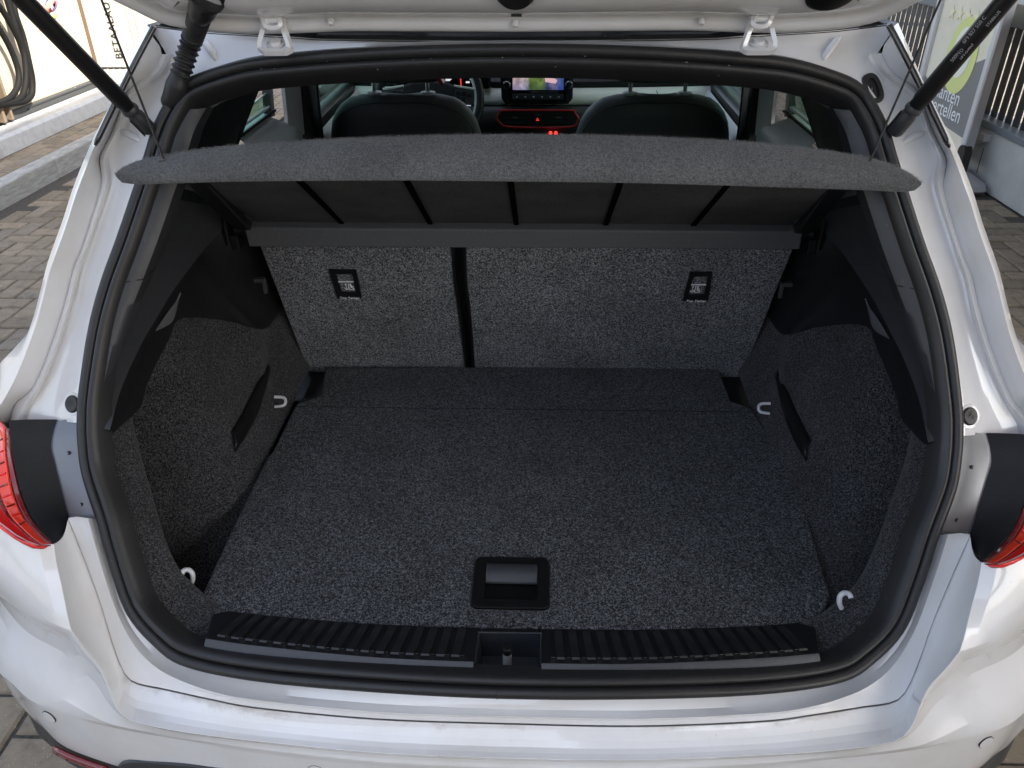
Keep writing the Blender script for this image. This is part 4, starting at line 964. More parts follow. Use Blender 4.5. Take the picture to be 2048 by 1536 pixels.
# loose fibres standing on the felt and the floor carpet
def fibres(name, spots, mt, parent, ln, wd, cnt):
    m_ = MB()
    for _ in range(cnt):
        p_, n_ = spots()
        d_ = (n_ + V((random.uniform(-1, 1), random.uniform(-1, 1), random.uniform(-1, 1))) * .9).normalized(); q_ = d_.orthogonal().normalized(); L_ = ln * random.uniform(.4, 1.3)
        b_ = d_ + V((random.uniform(-1, 1), random.uniform(-1, 1), random.uniform(-1, 0))) * .5
        m_.add([p_ - q_ * wd, p_ + q_ * wd, p_ + d_ * L_ * .5 + q_ * wd * .7, p_ + d_ * L_ * .5 - q_ * wd * .7, p_ + b_ * L_], [(0, 1, 2, 3), (3, 2, 4)])
    return tag(m_.obj(name, mt, parent, smooth=None), kind='stuff')
lrow = lipr[::-1]
def lipspot():
    i_ = random.randrange(len(lipr) - 1); k_ = random.randrange(NB - 1); a = lipr[i_][k_].lerp(lipr[i_][k_ + 1], random.random()); b_ = lipr[i_ + 1][k_].lerp(lipr[i_ + 1][k_ + 1], random.random())
    if random.random() < .3: a = lipr[-1][k_].lerp(lipr[-1][k_ + 1], random.random()); b_ = a
    return a.lerp(b_, random.random()), V((0, -.6, .8))
fibres('fuzz', lipspot, mat('felt_fibre', (.22, .225, .23), .9), shelf, .0042, .00018, 9000)
fx0 = [p_ for p_ in poly]
def boardspot():
    while True:
        y_ = random.uniform(.83, 1.58); x_ = random.uniform(-.49, .49)
        if hx0 - .004 < x_ < hx1 + .004 and hy0 - .004 < y_ < hy1 + .004: continue
        if y_ < .83 + .24 * x_ * x_: continue
        if y_ > 1.44 and abs(x_) > .44: continue
        return V((x_, y_, ft - .0003)), V((0, 0, .35))
fibres('fuzz', boardspot, mat('carpet_fibre', (.24, .25, .27), .9), board, .0050, .00016, 7000)

# dried flakes and dust caught on the upper seal lip
fl_m = MB()
for _ in range(15):
    i_ = random.choice([k for k in range(300) if ring[k].z > 1.38 and abs(ring[k].x) < .36]); r_, h_ = random.choice(((-.040, .010), (-.041, .006), (-.030, .0165), (-.024, .010)))
    c_ = ring[i_] + FR[i_][0] * r_ + FR[i_][1] * h_ + V((random.uniform(-.01, .01), 0, 0)); s_ = random.uniform(.0005, .0011)
    fl_m.add([c_ + V((-s_ * 1.6, 0, 0)), c_ + V((0, -s_ * .5, -s_ * .5)), c_ + V((s_ * 1.5, 0, s_ * .2)), c_ + V((0, -s_, s_ * .7))], [(0, 1, 2, 3)])
tag(fl_m.obj('dust_flakes', M['greytrim'], seal, smooth=None), kind='stuff')
# ================================================================== cabin seen through the rear window
def seat(cx, nm):
    s = empty('front_seat', (cx, 2.5, .5), car)
    prof_ = [(.45, .25), (.62, .255), (.80, .252), (.92, .248), (.99, .241), (1.03, .230), (1.06, .214), (1.085, .192), (1.103, .165), (1.113, .125), (1.118, .06)]
    rws = []
    for z, w in prof_:
        yb = 2.50 + (1.12 - z) * .26; th = .055 if z < 1.08 else .055 * max(.25, (1.124 - z) / .044)
        rws.append([V((cx + w * math.copysign(abs(math.cos(a)) ** .45, math.cos(a)), yb + th * math.copysign(abs(math.sin(a)) ** .7, math.sin(a)) - .03 * (1 - abs(math.cos(a))), z)) for a in [2 * math.pi * k / 40 for k in range(40)]])
    m_ = MB().grid(rws, cu=True); o_ = len(m_.v) - 40; m_.f.append([o_ + i for i in range(40)])
    m_.obj('backrest', M['seatfab'], s, smooth=60)
    sm_ = cr([V((cx + x, 2.438 + (1.12 - z) * .26, z)) for x, z in ((-.236, .95), (-.222, 1.01), (-.195, 1.055), (-.15, 1.084), (-.08, 1.098), (0, 1.1), (.08, 1.098), (.15, 1.084), (.195, 1.055), (.222, 1.01), (.236, .95))], 50)
    MB().tube(sm_, .0016, 6).obj('seam', M['seam'], s, smooth=80)
    MB().tube([V((cx, 2.46, 1.102)), V((cx, 2.49, 1.119)), V((cx, 2.52, 1.12))], .0014, 6).obj('seam', M['seam'], s, smooth=80)
    MB().box((cx, 2.75, .5), (.5, .5, .16)).obj('cushion', M['seatfab'], s, bevel=.05, seg=4)
    hr = []
    for z, w, th in ((1.150, .105, .02), (1.156, .125, .04), (1.175, .135, .055), (1.23, .14, .062), (1.29, .135, .055), (1.32, .11, .03)):
        hr.append([V((cx + w * math.copysign(abs(math.cos(a)) ** .5, math.cos(a)), 2.50 + th * math.copysign(abs(math.sin(a)) ** .6, math.sin(a)), z)) for a in [2 * math.pi * k / 32 for k in range(32)]])
    m_ = MB().grid(hr, cu=True); m_.f.append(list(range(31, -1, -1))); m_.f.append([5 * 32 + i for i in range(32)])
    h_ = m_.obj('headrest', M['seatfab'], s, smooth=60)
    sgn = 1 if cx > 0 else -1
    MB().box((cx + .128, 2.47, 1.163), (.012, .05, .03), Matrix.Rotation(R(-30), 3, 'Y')).obj('red_tab', M['redtrim'], s, bevel=.003)
    for dx in (-.083, .083):
        MB().lathe((cx + dx, 2.498, 1.09), (0, 0, 1), [(.006, 0), (.006, .08)], 14).obj('headrest_post', M['chrome'], s)
        MB().lathe((cx + dx, 2.498, 1.117), (0, 0, 1), [(.022, -.004), (.024, .0), (.022, .004), (.012, .006), (.007, .006)], 24).obj('post_collar', M['greytrim'], s)
seat(-.395, 0); seat(.392, 1)

for fx in (False, True):
    dr = empty('door', (-.7 if fx else .7, 2.1, .9), car)
    # rear door: sill ledge, window frame, glass; wide ledge top reaching inwards
    led = [[V((.705, 1.70, 1.140)), V((.705, 2.16, 1.140))], [V((.68, 1.70, 1.141)), V((.68, 2.15, 1.139))], [uz(1640, 276, 1.135), uz(1583, 233, 1.135)], [V((.640, 1.86, 1.09)), V((.645, 2.20, 1.085))], [V((.635, 1.86, 1.07)), V((.638, 2.22, 1.065))], [V((.63, 1.86, .7)), V((.63, 2.25, .7))]]
    MB().grid([even(r_, 10) for r_ in led]).obj('rear_door_trim', M['doortrim'], dr, smooth=50, flipx=fx)
    MB().tube([V((.672, 1.70, 1.147)), V((.672, 2.125, 1.146))], 0, flat=(.007, .005, (0, 0, 1))).obj('belt_rubber', M['smoothblack'], dr, flipx=fx)
    MB().tube([V((.684, 1.70, 1.158)), V((.684, 2.125, 1.156))], .004, 8).obj('belt_strip', M['greytrim'], dr, flipx=fx)
    MB().tube([V((.69, 2.125, 1.13)), V((.685, 2.14, 1.25)), V((.66, 2.2, 1.40))], 0, flat=(.03, .02, (0, 1, 0))).obj('window_channel', M['smoothblack'], dr, flipx=fx)
    gz = 1.42 if not fx else 1.19
    gtop = [V((.66 if not fx else .688, 1.72, gz if not fx else 1.172)), V((.66 if not fx else .688, 2.13, gz))]
    MB().add([V((.69, 1.72, 1.14)), V((.69, 2.125, 1.14)), gtop[1], gtop[0]], [(0, 1, 2, 3)]).obj('rear_window_glass', M['greenglass'], dr, smooth=None, flipx=fx)
    if fx: MB().tube([gtop[0], gtop[1]], .0022, 6).obj('glass_edge', mat('glass_edge_green', (.35, .55, .45), .2), dr, flipx=True)
    # centre pillar: light upper trim, dark belts and seals
    bp_ = empty('centre_pillar', (-.66 if fx else .66, 2.2, 1.1), car)
    MB().add([V((.668, 2.165, 1.05)), V((.655, 2.27, 1.05)), V((.635, 2.27, 1.42)), V((.648, 2.165, 1.42))], [(0, 1, 2, 3)]).obj('pillar_cover', M['greytrim'], bp_, solid=.01, smooth=None, flipx=fx)
    MB().tube([V((.66, 2.30, .7)), V((.655, 2.30, 1.1)), V((.64, 2.30, 1.42))], 0, flat=(.05, .06, (0, 1, 0))).obj('pillar_core', M['smoothblack'], bp_, bevel=.008, flipx=fx)
    MB().tube([V((.665, 2.36, .7)), V((.66, 2.37, 1.1)), V((.645, 2.37, 1.42))], 0, flat=(.08, .05, (0, 1, 0))).obj('pillar_seal', M['rubber'], bp_, bevel=.012, flipx=fx)
    MB().tube([V((.675, 2.45, .7)), V((.67, 2.46, 1.1)), V((.65, 2.46, 1.42))], 0, flat=(.09, .04, (0, 1, 0))).obj('pillar_skin', M['plastic'], bp_, bevel=.012, flipx=fx)
    # seat belt
    a_, b_ = (ux(632, 150, -.6), ux(649, 300, -.625)); a_, b_ = (mx(a_), mx(b_))
    MB().tube([a_, a_.lerp(b_, .5) + V((.002, 0, 0)), b_], 0, flat=(.038, .0025, (.3, .95, 0))).obj('seat_belt', M['ink'], dr, smooth=None, flipx=fx)
    # front door: trim with light strip, belt, window
    MB().grid([[V((.71, 2.5, 1.045)), V((.72, 3.5, 1.04))], [V((.69, 2.5, 1.04)), V((.70, 3.45, 1.04))], [V((.675, 2.5, 1.025)), V((.685, 3.45, 1.03))], [V((.67, 2.5, .96)), V((.68, 3.45, .97))]]).obj('front_belt', M['smoothblack'], dr, smooth=40, flipx=fx)
    MB().grid([[V((.666, 2.5, 1.0)), V((.675, 3.4, 1.018))], [V((.650, 2.5, .985)), V((.660, 3.4, 1.003))], [V((.645, 2.5, .93)), V((.655, 3.4, .965))], [V((.648, 2.5, .92)), V((.658, 3.4, .955))]]).obj('front_trim_strip', M['greytrim'], dr, smooth=40, flipx=fx)
    MB().grid([[V((.652, 2.45, .93)), V((.66, 3.4, .962))], [V((.64, 2.45, .7)), V((.65, 3.4, .7))]]).obj('front_door_trim', M['doortrim'], dr, flipx=fx)
    MB().box((.635, 2.93, .985), (.02, .12, .05)).box((.628, 2.93, .985), (.012, .07, .02)).obj('door_handle', M['gloss'], dr, bevel=.004, flipx=fx)
    MB().add([V((.705, 2.52, 1.04)), V((.715, 3.55, 1.03)), V((.63, 2.75, 1.42)), V((.645, 2.52, 1.42))], [(0, 1, 2, 3)]).obj('front_window_glass', M['greenglass'], dr, smooth=None, flipx=fx)

# ---- dashboard
da = empty('dashboard', (0, 3.1, .9), car)
def drow(y, z, w=.70, n=24, bow=.05): return [V((-w + 2 * w * k / n, y + bow * abs(-1 + 2 * k / n) ** 2, z)) for k in range(n + 1)]
MB().grid([drow(3.5, 1.03), drow(3.25, 1.07), drow(3.12, 1.07), drow(3.08, 1.045), drow(3.09, 1.02)]).obj('dash_top', M['plastic'], da, smooth=60)
MB().grid([drow(3.085, 1.022), drow(3.06, 1.012), drow(3.045, .985), drow(3.05, .970), drow(3.06, .966)]).obj('dash_inlay', M['dashgrey'], da, smooth=60)
MB().grid([drow(3.065, .968), drow(3.04, .955), drow(3.03, .90), drow(3.07, .84), drow(3.15, .7), drow(3.3, .4)]).obj('dash_lower', M['plasticgrey'], da, smooth=60)
sx = .02; un = empty('infotainment_unit', (sx, 3.03, 1.04), car)
MB().prism([V((sx + x, 3.012, z)) for x, z in ((-.130, .998), (-.115, .978), (.118, .978), (.135, .998), (.135, 1.12), (-.135, 1.12))], (0, .03, 0)).obj('bezel', M['gloss'], un, bevel=.004, smooth=None)
scr = mat('screen', (.01, .01, .012), .1, coat=1); n, l, b = nodes(scr); tc = n.new('ShaderNodeTexCoord'); sep = n.new('ShaderNodeSeparateXYZ'); l.new(tc.outputs['Generated'], sep.inputs[0])
r_ = ramp(scr, sep.outputs[0], [(0, (.62, .42, .44)), (.20, (.75, .6, .6)), (.30, (.45, .38, .36)), (.34, (.16, .26, .05)), (.60, (.22, .30, .08)), (.68, (.06, .08, .2)), (.80, (.35, .28, .34)), (.9, (.10, .14, .34)), (1, (.07, .12, .32))])
r2 = ramp(scr, sep.outputs[2], [(0, (.45, .55, .9)), (.5, (1, 1, 1)), (1, (1.1, 1.1, 1.1))]); t_ = tex(scr, 60, 3); r3 = ramp(scr, t_.outputs[0], [(.35, (.55,) * 3), (.7, (1.2,) * 3)])
c_ = mixc(scr, r_.outputs[0], r2.outputs[0], 1.0, 'MULTIPLY'); c_ = mixc(scr, c_, r3.outputs[0], 1.0, 'MULTIPLY'); l.new(c_, b.inputs['Emission Color']); b.inputs['Emission Strength'].default_value = .22
MB().prism([V((sx + x, 3.009, z)) for x, z in ((-.088, 1.030), (.100, 1.030), (.100, 1.115), (-.088, 1.115))], (0, .004, 0)).obj('screen', scr, un, smooth=None)
ca = MB(); ca.prism([V((sx + .052 + x * .0009, 3.0075, 1.058 + z * .0009)) for x, z in ((-22, 0), (20, -6), (26, 4), (20, 12), (8, 14), (0, 26), (-18, 27), (-24, 14))], (0, .001, 0)); ca.obj('car_picture', emit('screen_pink', (.75, .45, .5), .22), un, smooth=None)
MB().box((sx + .0, 3.0072, 1.085), (.045, .001, .006)).obj('screen_caption', emit('screen_text', (.8, .85, .6), .25), un, smooth=None)
for kx in (-.109, .119):
    MB().lathe((sx + kx, 3.012, 1.050), (0, -1, 0), [(.0155, 0), (.0150, .010), (.012, .011), (.0115, .014), (.0001, .014)], 26).obj('knob', M['chrome'], un)
    MB().lathe((sx + kx, 3.012, 1.050), (0, -1, 0), [(.0118, .0135), (.010, .0165), (.0001, .0165)], 26).obj('knob_face', M['gloss'], un)
MB().box((sx + .005, 3.009, 1.006), (.19, .004, .020)).obj('key_row', mat('key_row', (.03, .032, .036), .3), un, bevel=.001)
for k in range(6): MB().box((sx - .072 + k * .031, 3.0065, 1.006), (.006, .001, .005)).obj('key_icon', M['greytrim'], un, smooth=None)
MB().box((sx + .03, 3.0085, 1.0225), (.10, .002, .004)).obj('trim_line', M['chrome'], un, smooth=None)
vt = empty('centre_vents', (sx, 3.02, .93), car)
vp = [(-.150, .925), (-.135, .95), (-.12, .955), (.125, .955), (.142, .948), (.160, .925), (.155, .918), (.125, .895), (-.10, .895), (-.14, .915)]
MB().prism([V((sx + x * .985, 3.018, z)) for x, z in vp], (0, .01, 0)).obj('vent_box', M['ink'], vt, smooth=None)
MB().tube(cr([V((sx + x, 3.017, z)) for x, z in vp], 60, closed=True), .0042, 8, closed=True).obj('red_frame', M['redtrim'], vt, smooth=80)
for z in (.942, .925, .908): MB().box((sx, 3.016, z), (.25 if z < .94 else .26, .006, .003)).obj('vent_slat', M['smoothblack'], vt, smooth=None)
for x in (-.08, .085): MB().box((sx + x, 3.012, .930), (.022, .004, .003)).obj('vent_tab', M['steel'], vt, smooth=None)
MB().box((sx + .005, 3.011, .925), (.026, .008, .032)).obj('hazard_button', M['smoothblack'], vt, bevel=.002)
MB().tube([V((sx + .005 - .005, 3.0062, .921)), V((sx + .005 + .005, 3.0062, .921)), V((sx + .005, 3.0062, .930))], .0009, 6, closed=True).obj('hazard_triangle', M['redled'], vt)
for x in (.055, .075): MB().lathe((sx + x, 3.02, .872), (0, -1, 0), [(.007, 0), (.007, .006), (.0001, .008)], 16).obj('red_lamp', M['redled'], da)
# ---- instruments and steering wheel
ins = empty('instrument_cluster', (-.30, 3.05, 1.08), car)
MB().box((-.33, 3.06, 1.10), (.36, .04, .15)).obj('cluster_panel', M['gloss'], ins, bevel=.01)
gc = V((-.262, 3.036, 1.083))
for k in range(15):
    a = R(-30 + 240 * k / 14 + 0); d_ = V((math.cos(a), 0, math.sin(a))); MB().tube([gc + d_ * .040, gc + d_ * .049], .0016 if k % 2 == 0 else .0009, 5).obj('scale_mark', M['gaugewhite'], ins)
for k, z in enumerate((1.095, 1.078, 1.06)): MB().box((-.318 + .004 * k, 3.036, z), (.016, .002, .007)).obj('scale_number', M['gaugewhite'], ins, smooth=None)
for k, (x, z) in enumerate(((-.226, 1.095), (-.222, 1.078), (-.236, 1.052))): MB().box((x, 3.036, z), (.014, .002, .006)).obj('scale_number', M['gaugewhite'], ins, smooth=None)
MB().lathe(gc, (0, -1, 0), [(.008, 0), (.008, .006), (.0001, .007)], 20).obj('needle_hub', M['gloss'], ins); MB().tube([gc + V((0, -.004, .004)), gc + V((.001, -.004, -.045))], .0024, 6).obj('needle', M['needle'], ins)
MB().tube([V((-.345, 3.036, 1.10)), V((-.345, 3.036, 1.075)), V((-.40, 3.036, 1.085))], .0012, 5).obj('display_frame', M['gaugewhite'], ins)
wh = empty('steering_wheel', (-.36, 2.88, 1.0), car)
wc = V((-.362, 2.885, 1.02)); wu = V((0, .42, .91)).normalized(); wr = V((1, 0, 0)); wn_ = wr.cross(wu)
def wp(x, y, h_=0): return wc + wr * x + wu * y + wn_ * h_ * -1
wback = -wn_ if wn_.y > 0 else wn_
MB().tube([wp(.182 * math.cos(a), .182 * math.sin(a)) for a in [2 * math.pi * k / 60 for k in range(60)]], .0155, 12, closed=True).obj('rim', M['plastic'], wh, smooth=80)
MB().tube([wp(.1675 * math.cos(a), .1675 * math.sin(a)) + wback * .007 for a in [R(-48 + 84 * k / 20) for k in range(21)]], .0055, 8).obj('rim_inlay', M['greytrim'], wh, smooth=80)
hubp = [(-.10, .045), (-.06, .062), (0, .066), (.06, .062), (.10, .045), (.095, 0), (.06, -.06), (0, -.075), (-.06, -.06), (-.095, 0)]
MB().prism([wp(x, y) + wback * .012 for x, y in hubp], -wback * .04).obj('hub', M['plastic'], wh, bevel=.012, seg=3)
for s_ in (-1, 1):
    MB().prism([wp(s_ * x, y) + wback * .010 for x, y in ((.09, .042), (.172, .030), (.172, .004), (.15, -.022), (.09, -.018))], -wback * .02).obj('spoke', M['plasticgrey'], wh, bevel=.003)
    MB().tube([wp(s_ * .09, .045) + wback * .012, wp(s_ * .165, .034) + wback * .012], .004, 6).obj('spoke_trim', M['dashgrey'], wh)
    MB().tube([wp(s_ * .09, -.020) + wback * .012, wp(s_ * .15, -.024) + wback * .012], .002, 6).obj('spoke_edge', M['chrome'], wh)
    for (x, y) in ((.104, .02), (.124, .02), (.104, .0), (.124, .0), (.145, .014)): MB().box(wp(s_ * x, y) + wback * .012, (.017, .006, .015), Matrix.Rotation(R(-25), 3, 'X')).obj('spoke_button', M['smoothblack'], wh, bevel=.002)
# emblem: two slanted S-like bands
eb = MB(); eb.tube([wp(-.028, .006) + wback * .0135, wp(-.026, .022) + wback * .0135, wp(.026, .022) + wback * .0135, wp(.028, .006) + wback * .0135, wp(-.02, .010) + wback * .0135], .0022, 6)
eb.tube([wp(-.026, -.002) + wback * .0135, wp(-.01, .004) + wback * .0135, wp(.026, -.006) + wback * .0135], .0022, 6); eb.obj('emblem', M['amberwhite'], wh)
MB().box((0, 2.75, .62), (.20, .7, .20)).obj('centre_console', M['plastic'], car, bevel=.02)
# ================================================================== setting
def pj(p_):
    q = p_ - CAM; d_ = q.dot(FW); return (1024 + FPX * q.dot(RT) / d_, 768 + FPX * q.dot(DN) / d_, d_)
# ---- paving bed (dark sand joints) and concrete bricks in herringbone
sand = mat('joint_sand', (.05, .045, .038), .95); t_ = tex(sand, 90, 4); r_ = ramp(sand, t_.outputs[0], [(.3, (.03, .028, .024)), (.75, (.085, .078, .066))]); nodes(sand)[1].new(r_.outputs[0], nodes(sand)[2].inputs['Base Color'])
far = mat('far_paving', (.2, .19, .17), .9); n, l, b = nodes(far); tc = n.new('ShaderNodeTexCoord'); bk = n.new('ShaderNodeTexBrick'); l.new(tc.outputs['Object'], bk.inputs['Vector'])
bk.inputs['Scale'].default_value = 1; bk.inputs['Brick Width'].default_value = .21; bk.inputs['Row Height'].default_value = .105; bk.inputs['Mortar Size'].default_value = .006
bk.inputs['Color1'].default_value = (.22, .205, .185, 1); bk.inputs['Color2'].default_value = (.17, .16, .145, 1); bk.inputs['Mortar'].default_value = (.06, .055, .048, 1); l.new(bk.outputs[0], b.inputs['Base Color'])
ground = tag(MB().grid([[V((x, y, -.012)) for x in (-120, -7, 7, 120)] for y in (-120, -3, 12, 160)]).obj('pavement', far, None, smooth=None), kind='structure')
bed = MB().add([V((-3.4, -2.5, -.008)), V((2.98, -2.5, -.008)), V((2.98, 11.5, -.008)), V((-3.4, 11.5, -.008))], [(0, 1, 2, 3)]).obj('joint_bed', sand, ground, smooth=None)
bmat = mat('concrete_brick', (.2, .19, .17), .88); n, l, b = nodes(bmat)
oi = n.new('ShaderNodeObjectInfo'); ge = n.new('ShaderNodeNewGeometry'); ad = n.new('ShaderNodeMath'); ad.operation = 'ADD'; fr_n = n.new('ShaderNodeMath'); fr_n.operation = 'FRACT'
l.new(oi.outputs['Random'], ad.inputs[0]); l.new(ge.outputs['Random Per Island'], ad.inputs[1]); l.new(ad.outputs[0], fr_n.inputs[0])
rb = ramp(bmat, fr_n.outputs[0], [(0, (.15, .124, .093)), (.35, (.198, .166, .124)), (.7, (.228, .188, .138)), (1, (.172, .15, .122))])
gt = n.new('ShaderNodeTexNoise'); gt.inputs['Scale'].default_value = 22; gt.inputs['Detail'].default_value = 5; gt.inputs['Roughness'].default_value = .65; l.new(ge.outputs['Position'], gt.inputs['Vector'])
rg_ = ramp(bmat, gt.outputs[0], [(.25, (.62, .6, .56)), (.5, (1, 1, 1)), (.8, (1.25, 1.22, 1.15))])
gs = n.new('ShaderNodeTexVoronoi'); gs.inputs['Scale'].default_value = 140; l.new(ge.outputs['Position'], gs.inputs['Vector']); rsx = ramp(bmat, gs.outputs['Distance'], [(.10, (.5, .49, .46)), (.22, (0, 0, 0))])
gp = n.new('ShaderNodeTexNoise'); gp.inputs['Scale'].default_value = 60; l.new(ge.outputs['Position'], gp.inputs['Vector']); rpx = ramp(bmat, gp.outputs[0], [(.52, (0, 0, 0)), (.62, (1, 1, 1))])
c_ = mixc(bmat, rb.outputs[0], rg_.outputs[0], 1.0, 'MULTIPLY'); c2_ = mixc(bmat, rsx.outputs[0], rpx.outputs[0], 1.0, 'MULTIPLY'); c_ = mixc(bmat, c_, c2_, .5, 'ADD'); l.new(c_, b.inputs['Base Color'])
gb = n.new('ShaderNodeTexNoise'); gb.inputs['Scale'].default_value = 180; gb.inputs['Detail'].default_value = 4; l.new(ge.outputs['Position'], gb.inputs['Vector']); bump(bmat, gb.outputs[0], .6, .003)
def brickverts(lx, ly, h_=.06, ch=.006):
    x, y = lx / 2, ly / 2
    vs_ = [V((-x, -y, -h_)), V((x, -y, -h_)), V((x, y, -h_)), V((-x, y, -h_)), V((-x, -y, -ch)), V((x, -y, -ch)), V((x, y, -ch)), V((-x, y, -ch)), V((-x + ch, -y + ch, 0)), V((x - ch, -y + ch, 0)), V((x - ch, y - ch, 0)), V((-x + ch, y - ch, 0))]
    fs_ = [(8, 9, 10, 11)] + [(a, (a + 1) % 4, 4 + (a + 1) % 4, 4 + a) for a in range(4)] + [(4 + a, 4 + (a + 1) % 4, 8 + (a + 1) % 4, 8 + a) for a in range(4)]
    return vs_, fs_
def brickmesh(lx, ly):
    me_ = bpy.data.meshes.new('brick'); v_, f_ = brickverts(lx, ly); me_.from_pydata([tuple(p_) for p_ in v_], [], f_); me_.materials.append(bmat); return me_
U = .105; G = .008
mh, mv = brickmesh(2 * U - G, U - G), brickmesh(U - G, 2 * U - G)
def inpoly(x, y, P):
    c = False; j_ = len(P) - 1
    for i in range(len(P)):
        if (P[i][1] > y) != (P[j_][1] > y) and x < (P[j_][0] - P[i][0]) * (y - P[i][1]) / (P[j_][1] - P[i][1]) + P[i][0]: c = not c
        j_ = i
    return c
vis = [[(-20, 430), (185, 305), (150, 400), (105, 540), (70, 660), (-20, 760)], [(-20, 1170), (30, 1262), (10, 1330), (60, 1430), (140, 1560), (-20, 1560)],
       [(1950, 395), (2000, 390), (2070, 450), (2070, 780), (2010, 680), (1975, 560), (1940, 420)], [(2070, 1300), (2030, 1400), (1980, 1480), (1930, 1560), (2070, 1560)]]
cand, rest = [], []
for i in range(int(-3.4 / U) + 1, int(2.95 / U)):
    for j_ in range(int(-2.4 / U), int(11.4 / U)):
        k = (i - j_) % 4
        if k == 0: c_ = V(((i + 1) * U, (j_ + .5) * U, 0)); hz = True
        elif k == 3: c_ = V(((i + .5) * U, (j_ + 1) * U, 0)); hz = False
        else: continue
        if c_.x < -3.4 + .10 or c_.x > 2.93: continue
        if abs(c_.x) < .70 and .95 < c_.y < 4.4: continue
        c_.z = random.uniform(-.003, .002)
        rot = (random.uniform(-.008, .008), random.uniform(-.008, .008), random.uniform(-.006, .006))
        q = pj(c_)
        ok = q[2] > .2 and any(inpoly(q[0], q[1], P) for P in vis)
        (cand if ok else rest).append((q[2], c_, hz, rot))
cand.sort(key=lambda e_: e_[0]); rest += cand[300:]; cand = cand[:300]
for d_, c_, hz, rot in cand:
    o_ = bpy.data.objects.new('brick', mh if hz else mv); COL.objects.link(o_); o_.location = c_; o_.rotation_euler = rot; o_.parent = ground
big = MB()
for d_, c_, hz, rot in rest:
    v_, f_ = brickverts(2 * U - G if hz else U - G, U - G if hz else 2 * U - G); m3 = Matrix.Rotation(rot[0], 3, 'X') @ Matrix.Rotation(rot[1], 3, 'Y') @ Matrix.Rotation(rot[2], 3, 'Z')
    big.add([m3 @ p_ + c_ for p_ in v_], f_)
tag(big.obj('brick_field', bmat, ground, smooth=None), kind='stuff')

# ---- raised pump island on the driver's side
conc = mat('kerb_concrete', (.3, .3, .29), .8); t_ = tex(conc, 30, 5, .65, stretch=(1, .3, 2)); r_ = ramp(conc, t_.outputs[0], [(.3, (.19, .195, .19)), (.55, (.30, .305, .30)), (.75, (.40, .40, .385))]); nodes(conc)[1].new(r_.outputs[0], nodes(conc)[2].inputs['Base Color']); bump(conc, t_.outputs[0], .3, .003)
isl = MB(); isl.box((-4.45, 7.2, .055), (1.92, 9.0, .11)); isl_o = tag(isl.obj('island_base', sand, None, smooth=None), kind='structure')
kerb = empty('kerb', (-3.42, 6, 0)); tag(kerb, kind='structure')
for k in range(9): MB().box((-3.43, 2.85 + k * 1.0, .052), (.12, .994, .150)).obj('kerb_stone', conc, kerb, bevel=.012, seg=3)
ib = []
for row in range(4):
    for k in range(46):
        c_ = V((-3.49 - .0525 - row * .105, 2.8 + k * .21 + (row % 2) * .105, .128)); o_ = bpy.data.objects.new('brick', mv); COL.objects.link(o_); o_.location = c_; o_.rotation_euler = (random.uniform(-.01, .01), random.uniform(-.01, .01), 0); o_.parent = isl_o
galv = mat('galvanised_guard', (.72, .73, .74), .45, metal=.35); t_ = tex(galv, 16, 5, .7); r_ = ramp(galv, t_.outputs[0], [(.3, (.40, .41, .42)), (.6, (.52, .525, .53)), (.8, (.42, .40, .37))]); nodes(galv)[1].new(r_.outputs[0], nodes(galv)[2].inputs['Base Color'])
gd = tag(empty('collision_guard', (-3.8, 6.5, .13)), 'pale galvanised steel collision guard along the foot of the fuel dispenser', 'guard')
gp_ = [V((-3.735, 5.36, .128)), V((-3.752, 5.36, .235)), V((-3.772, 5.36, .255)), V((-3.872, 5.36, .285)), V((-3.872, 5.36, .128))]
MB().prism(gp_, (0, 3.6, .0)).obj('guard_rail', galv, gd, bevel=.006)
MB().box((-3.80, 5.30, .17), (.15, .12, .085)).obj('guard_foot', galv, gd, bevel=.01)

# ---- fuel dispenser
cream = mat('cream_cabinet', (.47, .41, .315), .45); pum = tag(empty('fuel_dispenser', (-4.2, 6.4, .13)), 'cream fuel dispenser cabinet with black hoses hanging at its end', 'fuel dispenser')
MB().box((-4.21, 6.44, 1.15), (.62, 1.46, 1.62)).obj('cabinet', cream, pum, bevel=.012)
dpl = mat('dark_plinth', (.05, .053, .055), .55); MB().box((-4.2, 6.44, .335), (.66, 1.5, .018)).box((-4.18, 6.44, .23), (.60, 1.5, .20)).obj('plinth', dpl, pum, bevel=.004)
plx = MB().box((-3.885, 6.44, .312), (.012, 1.52, .062)).obj('plinth_rail', dpl, pum, bevel=.003)
for q in ((12, 236), (57, 218), (133, 184), (150, 176), (180, 164)): MB().lathe(ux(*q, -3.878), (1, 0, 0), [(.010, 0), (.010, .004), (.006, .007), (.0001, .007)], 8).obj('rail_bolt', M['steel' if q[0] in (12, 150) else 'ink'], plx)
MB().box((-3.897, 7.17, 1.15), (.05, .008, 1.62)).obj('panel_joint', mat('joint_brown', (.16, .11, .07), .6), pum, smooth=None)
brz = mat('bronze_panel', (.22, .17, .12), .45, metal=.2)
MB().box((-4.15, 5.62, 1.1), (.5, .16, 1.6)).obj('hose_bay', brz, pum, bevel=.01)
for y_, w_ in ((5.56, .03), (5.66, .03), (5.75, .025)): MB().box((-3.86, y_, 1.0), (.05, w_, 1.4)).obj('guide_rail', brz, pum, bevel=.006)
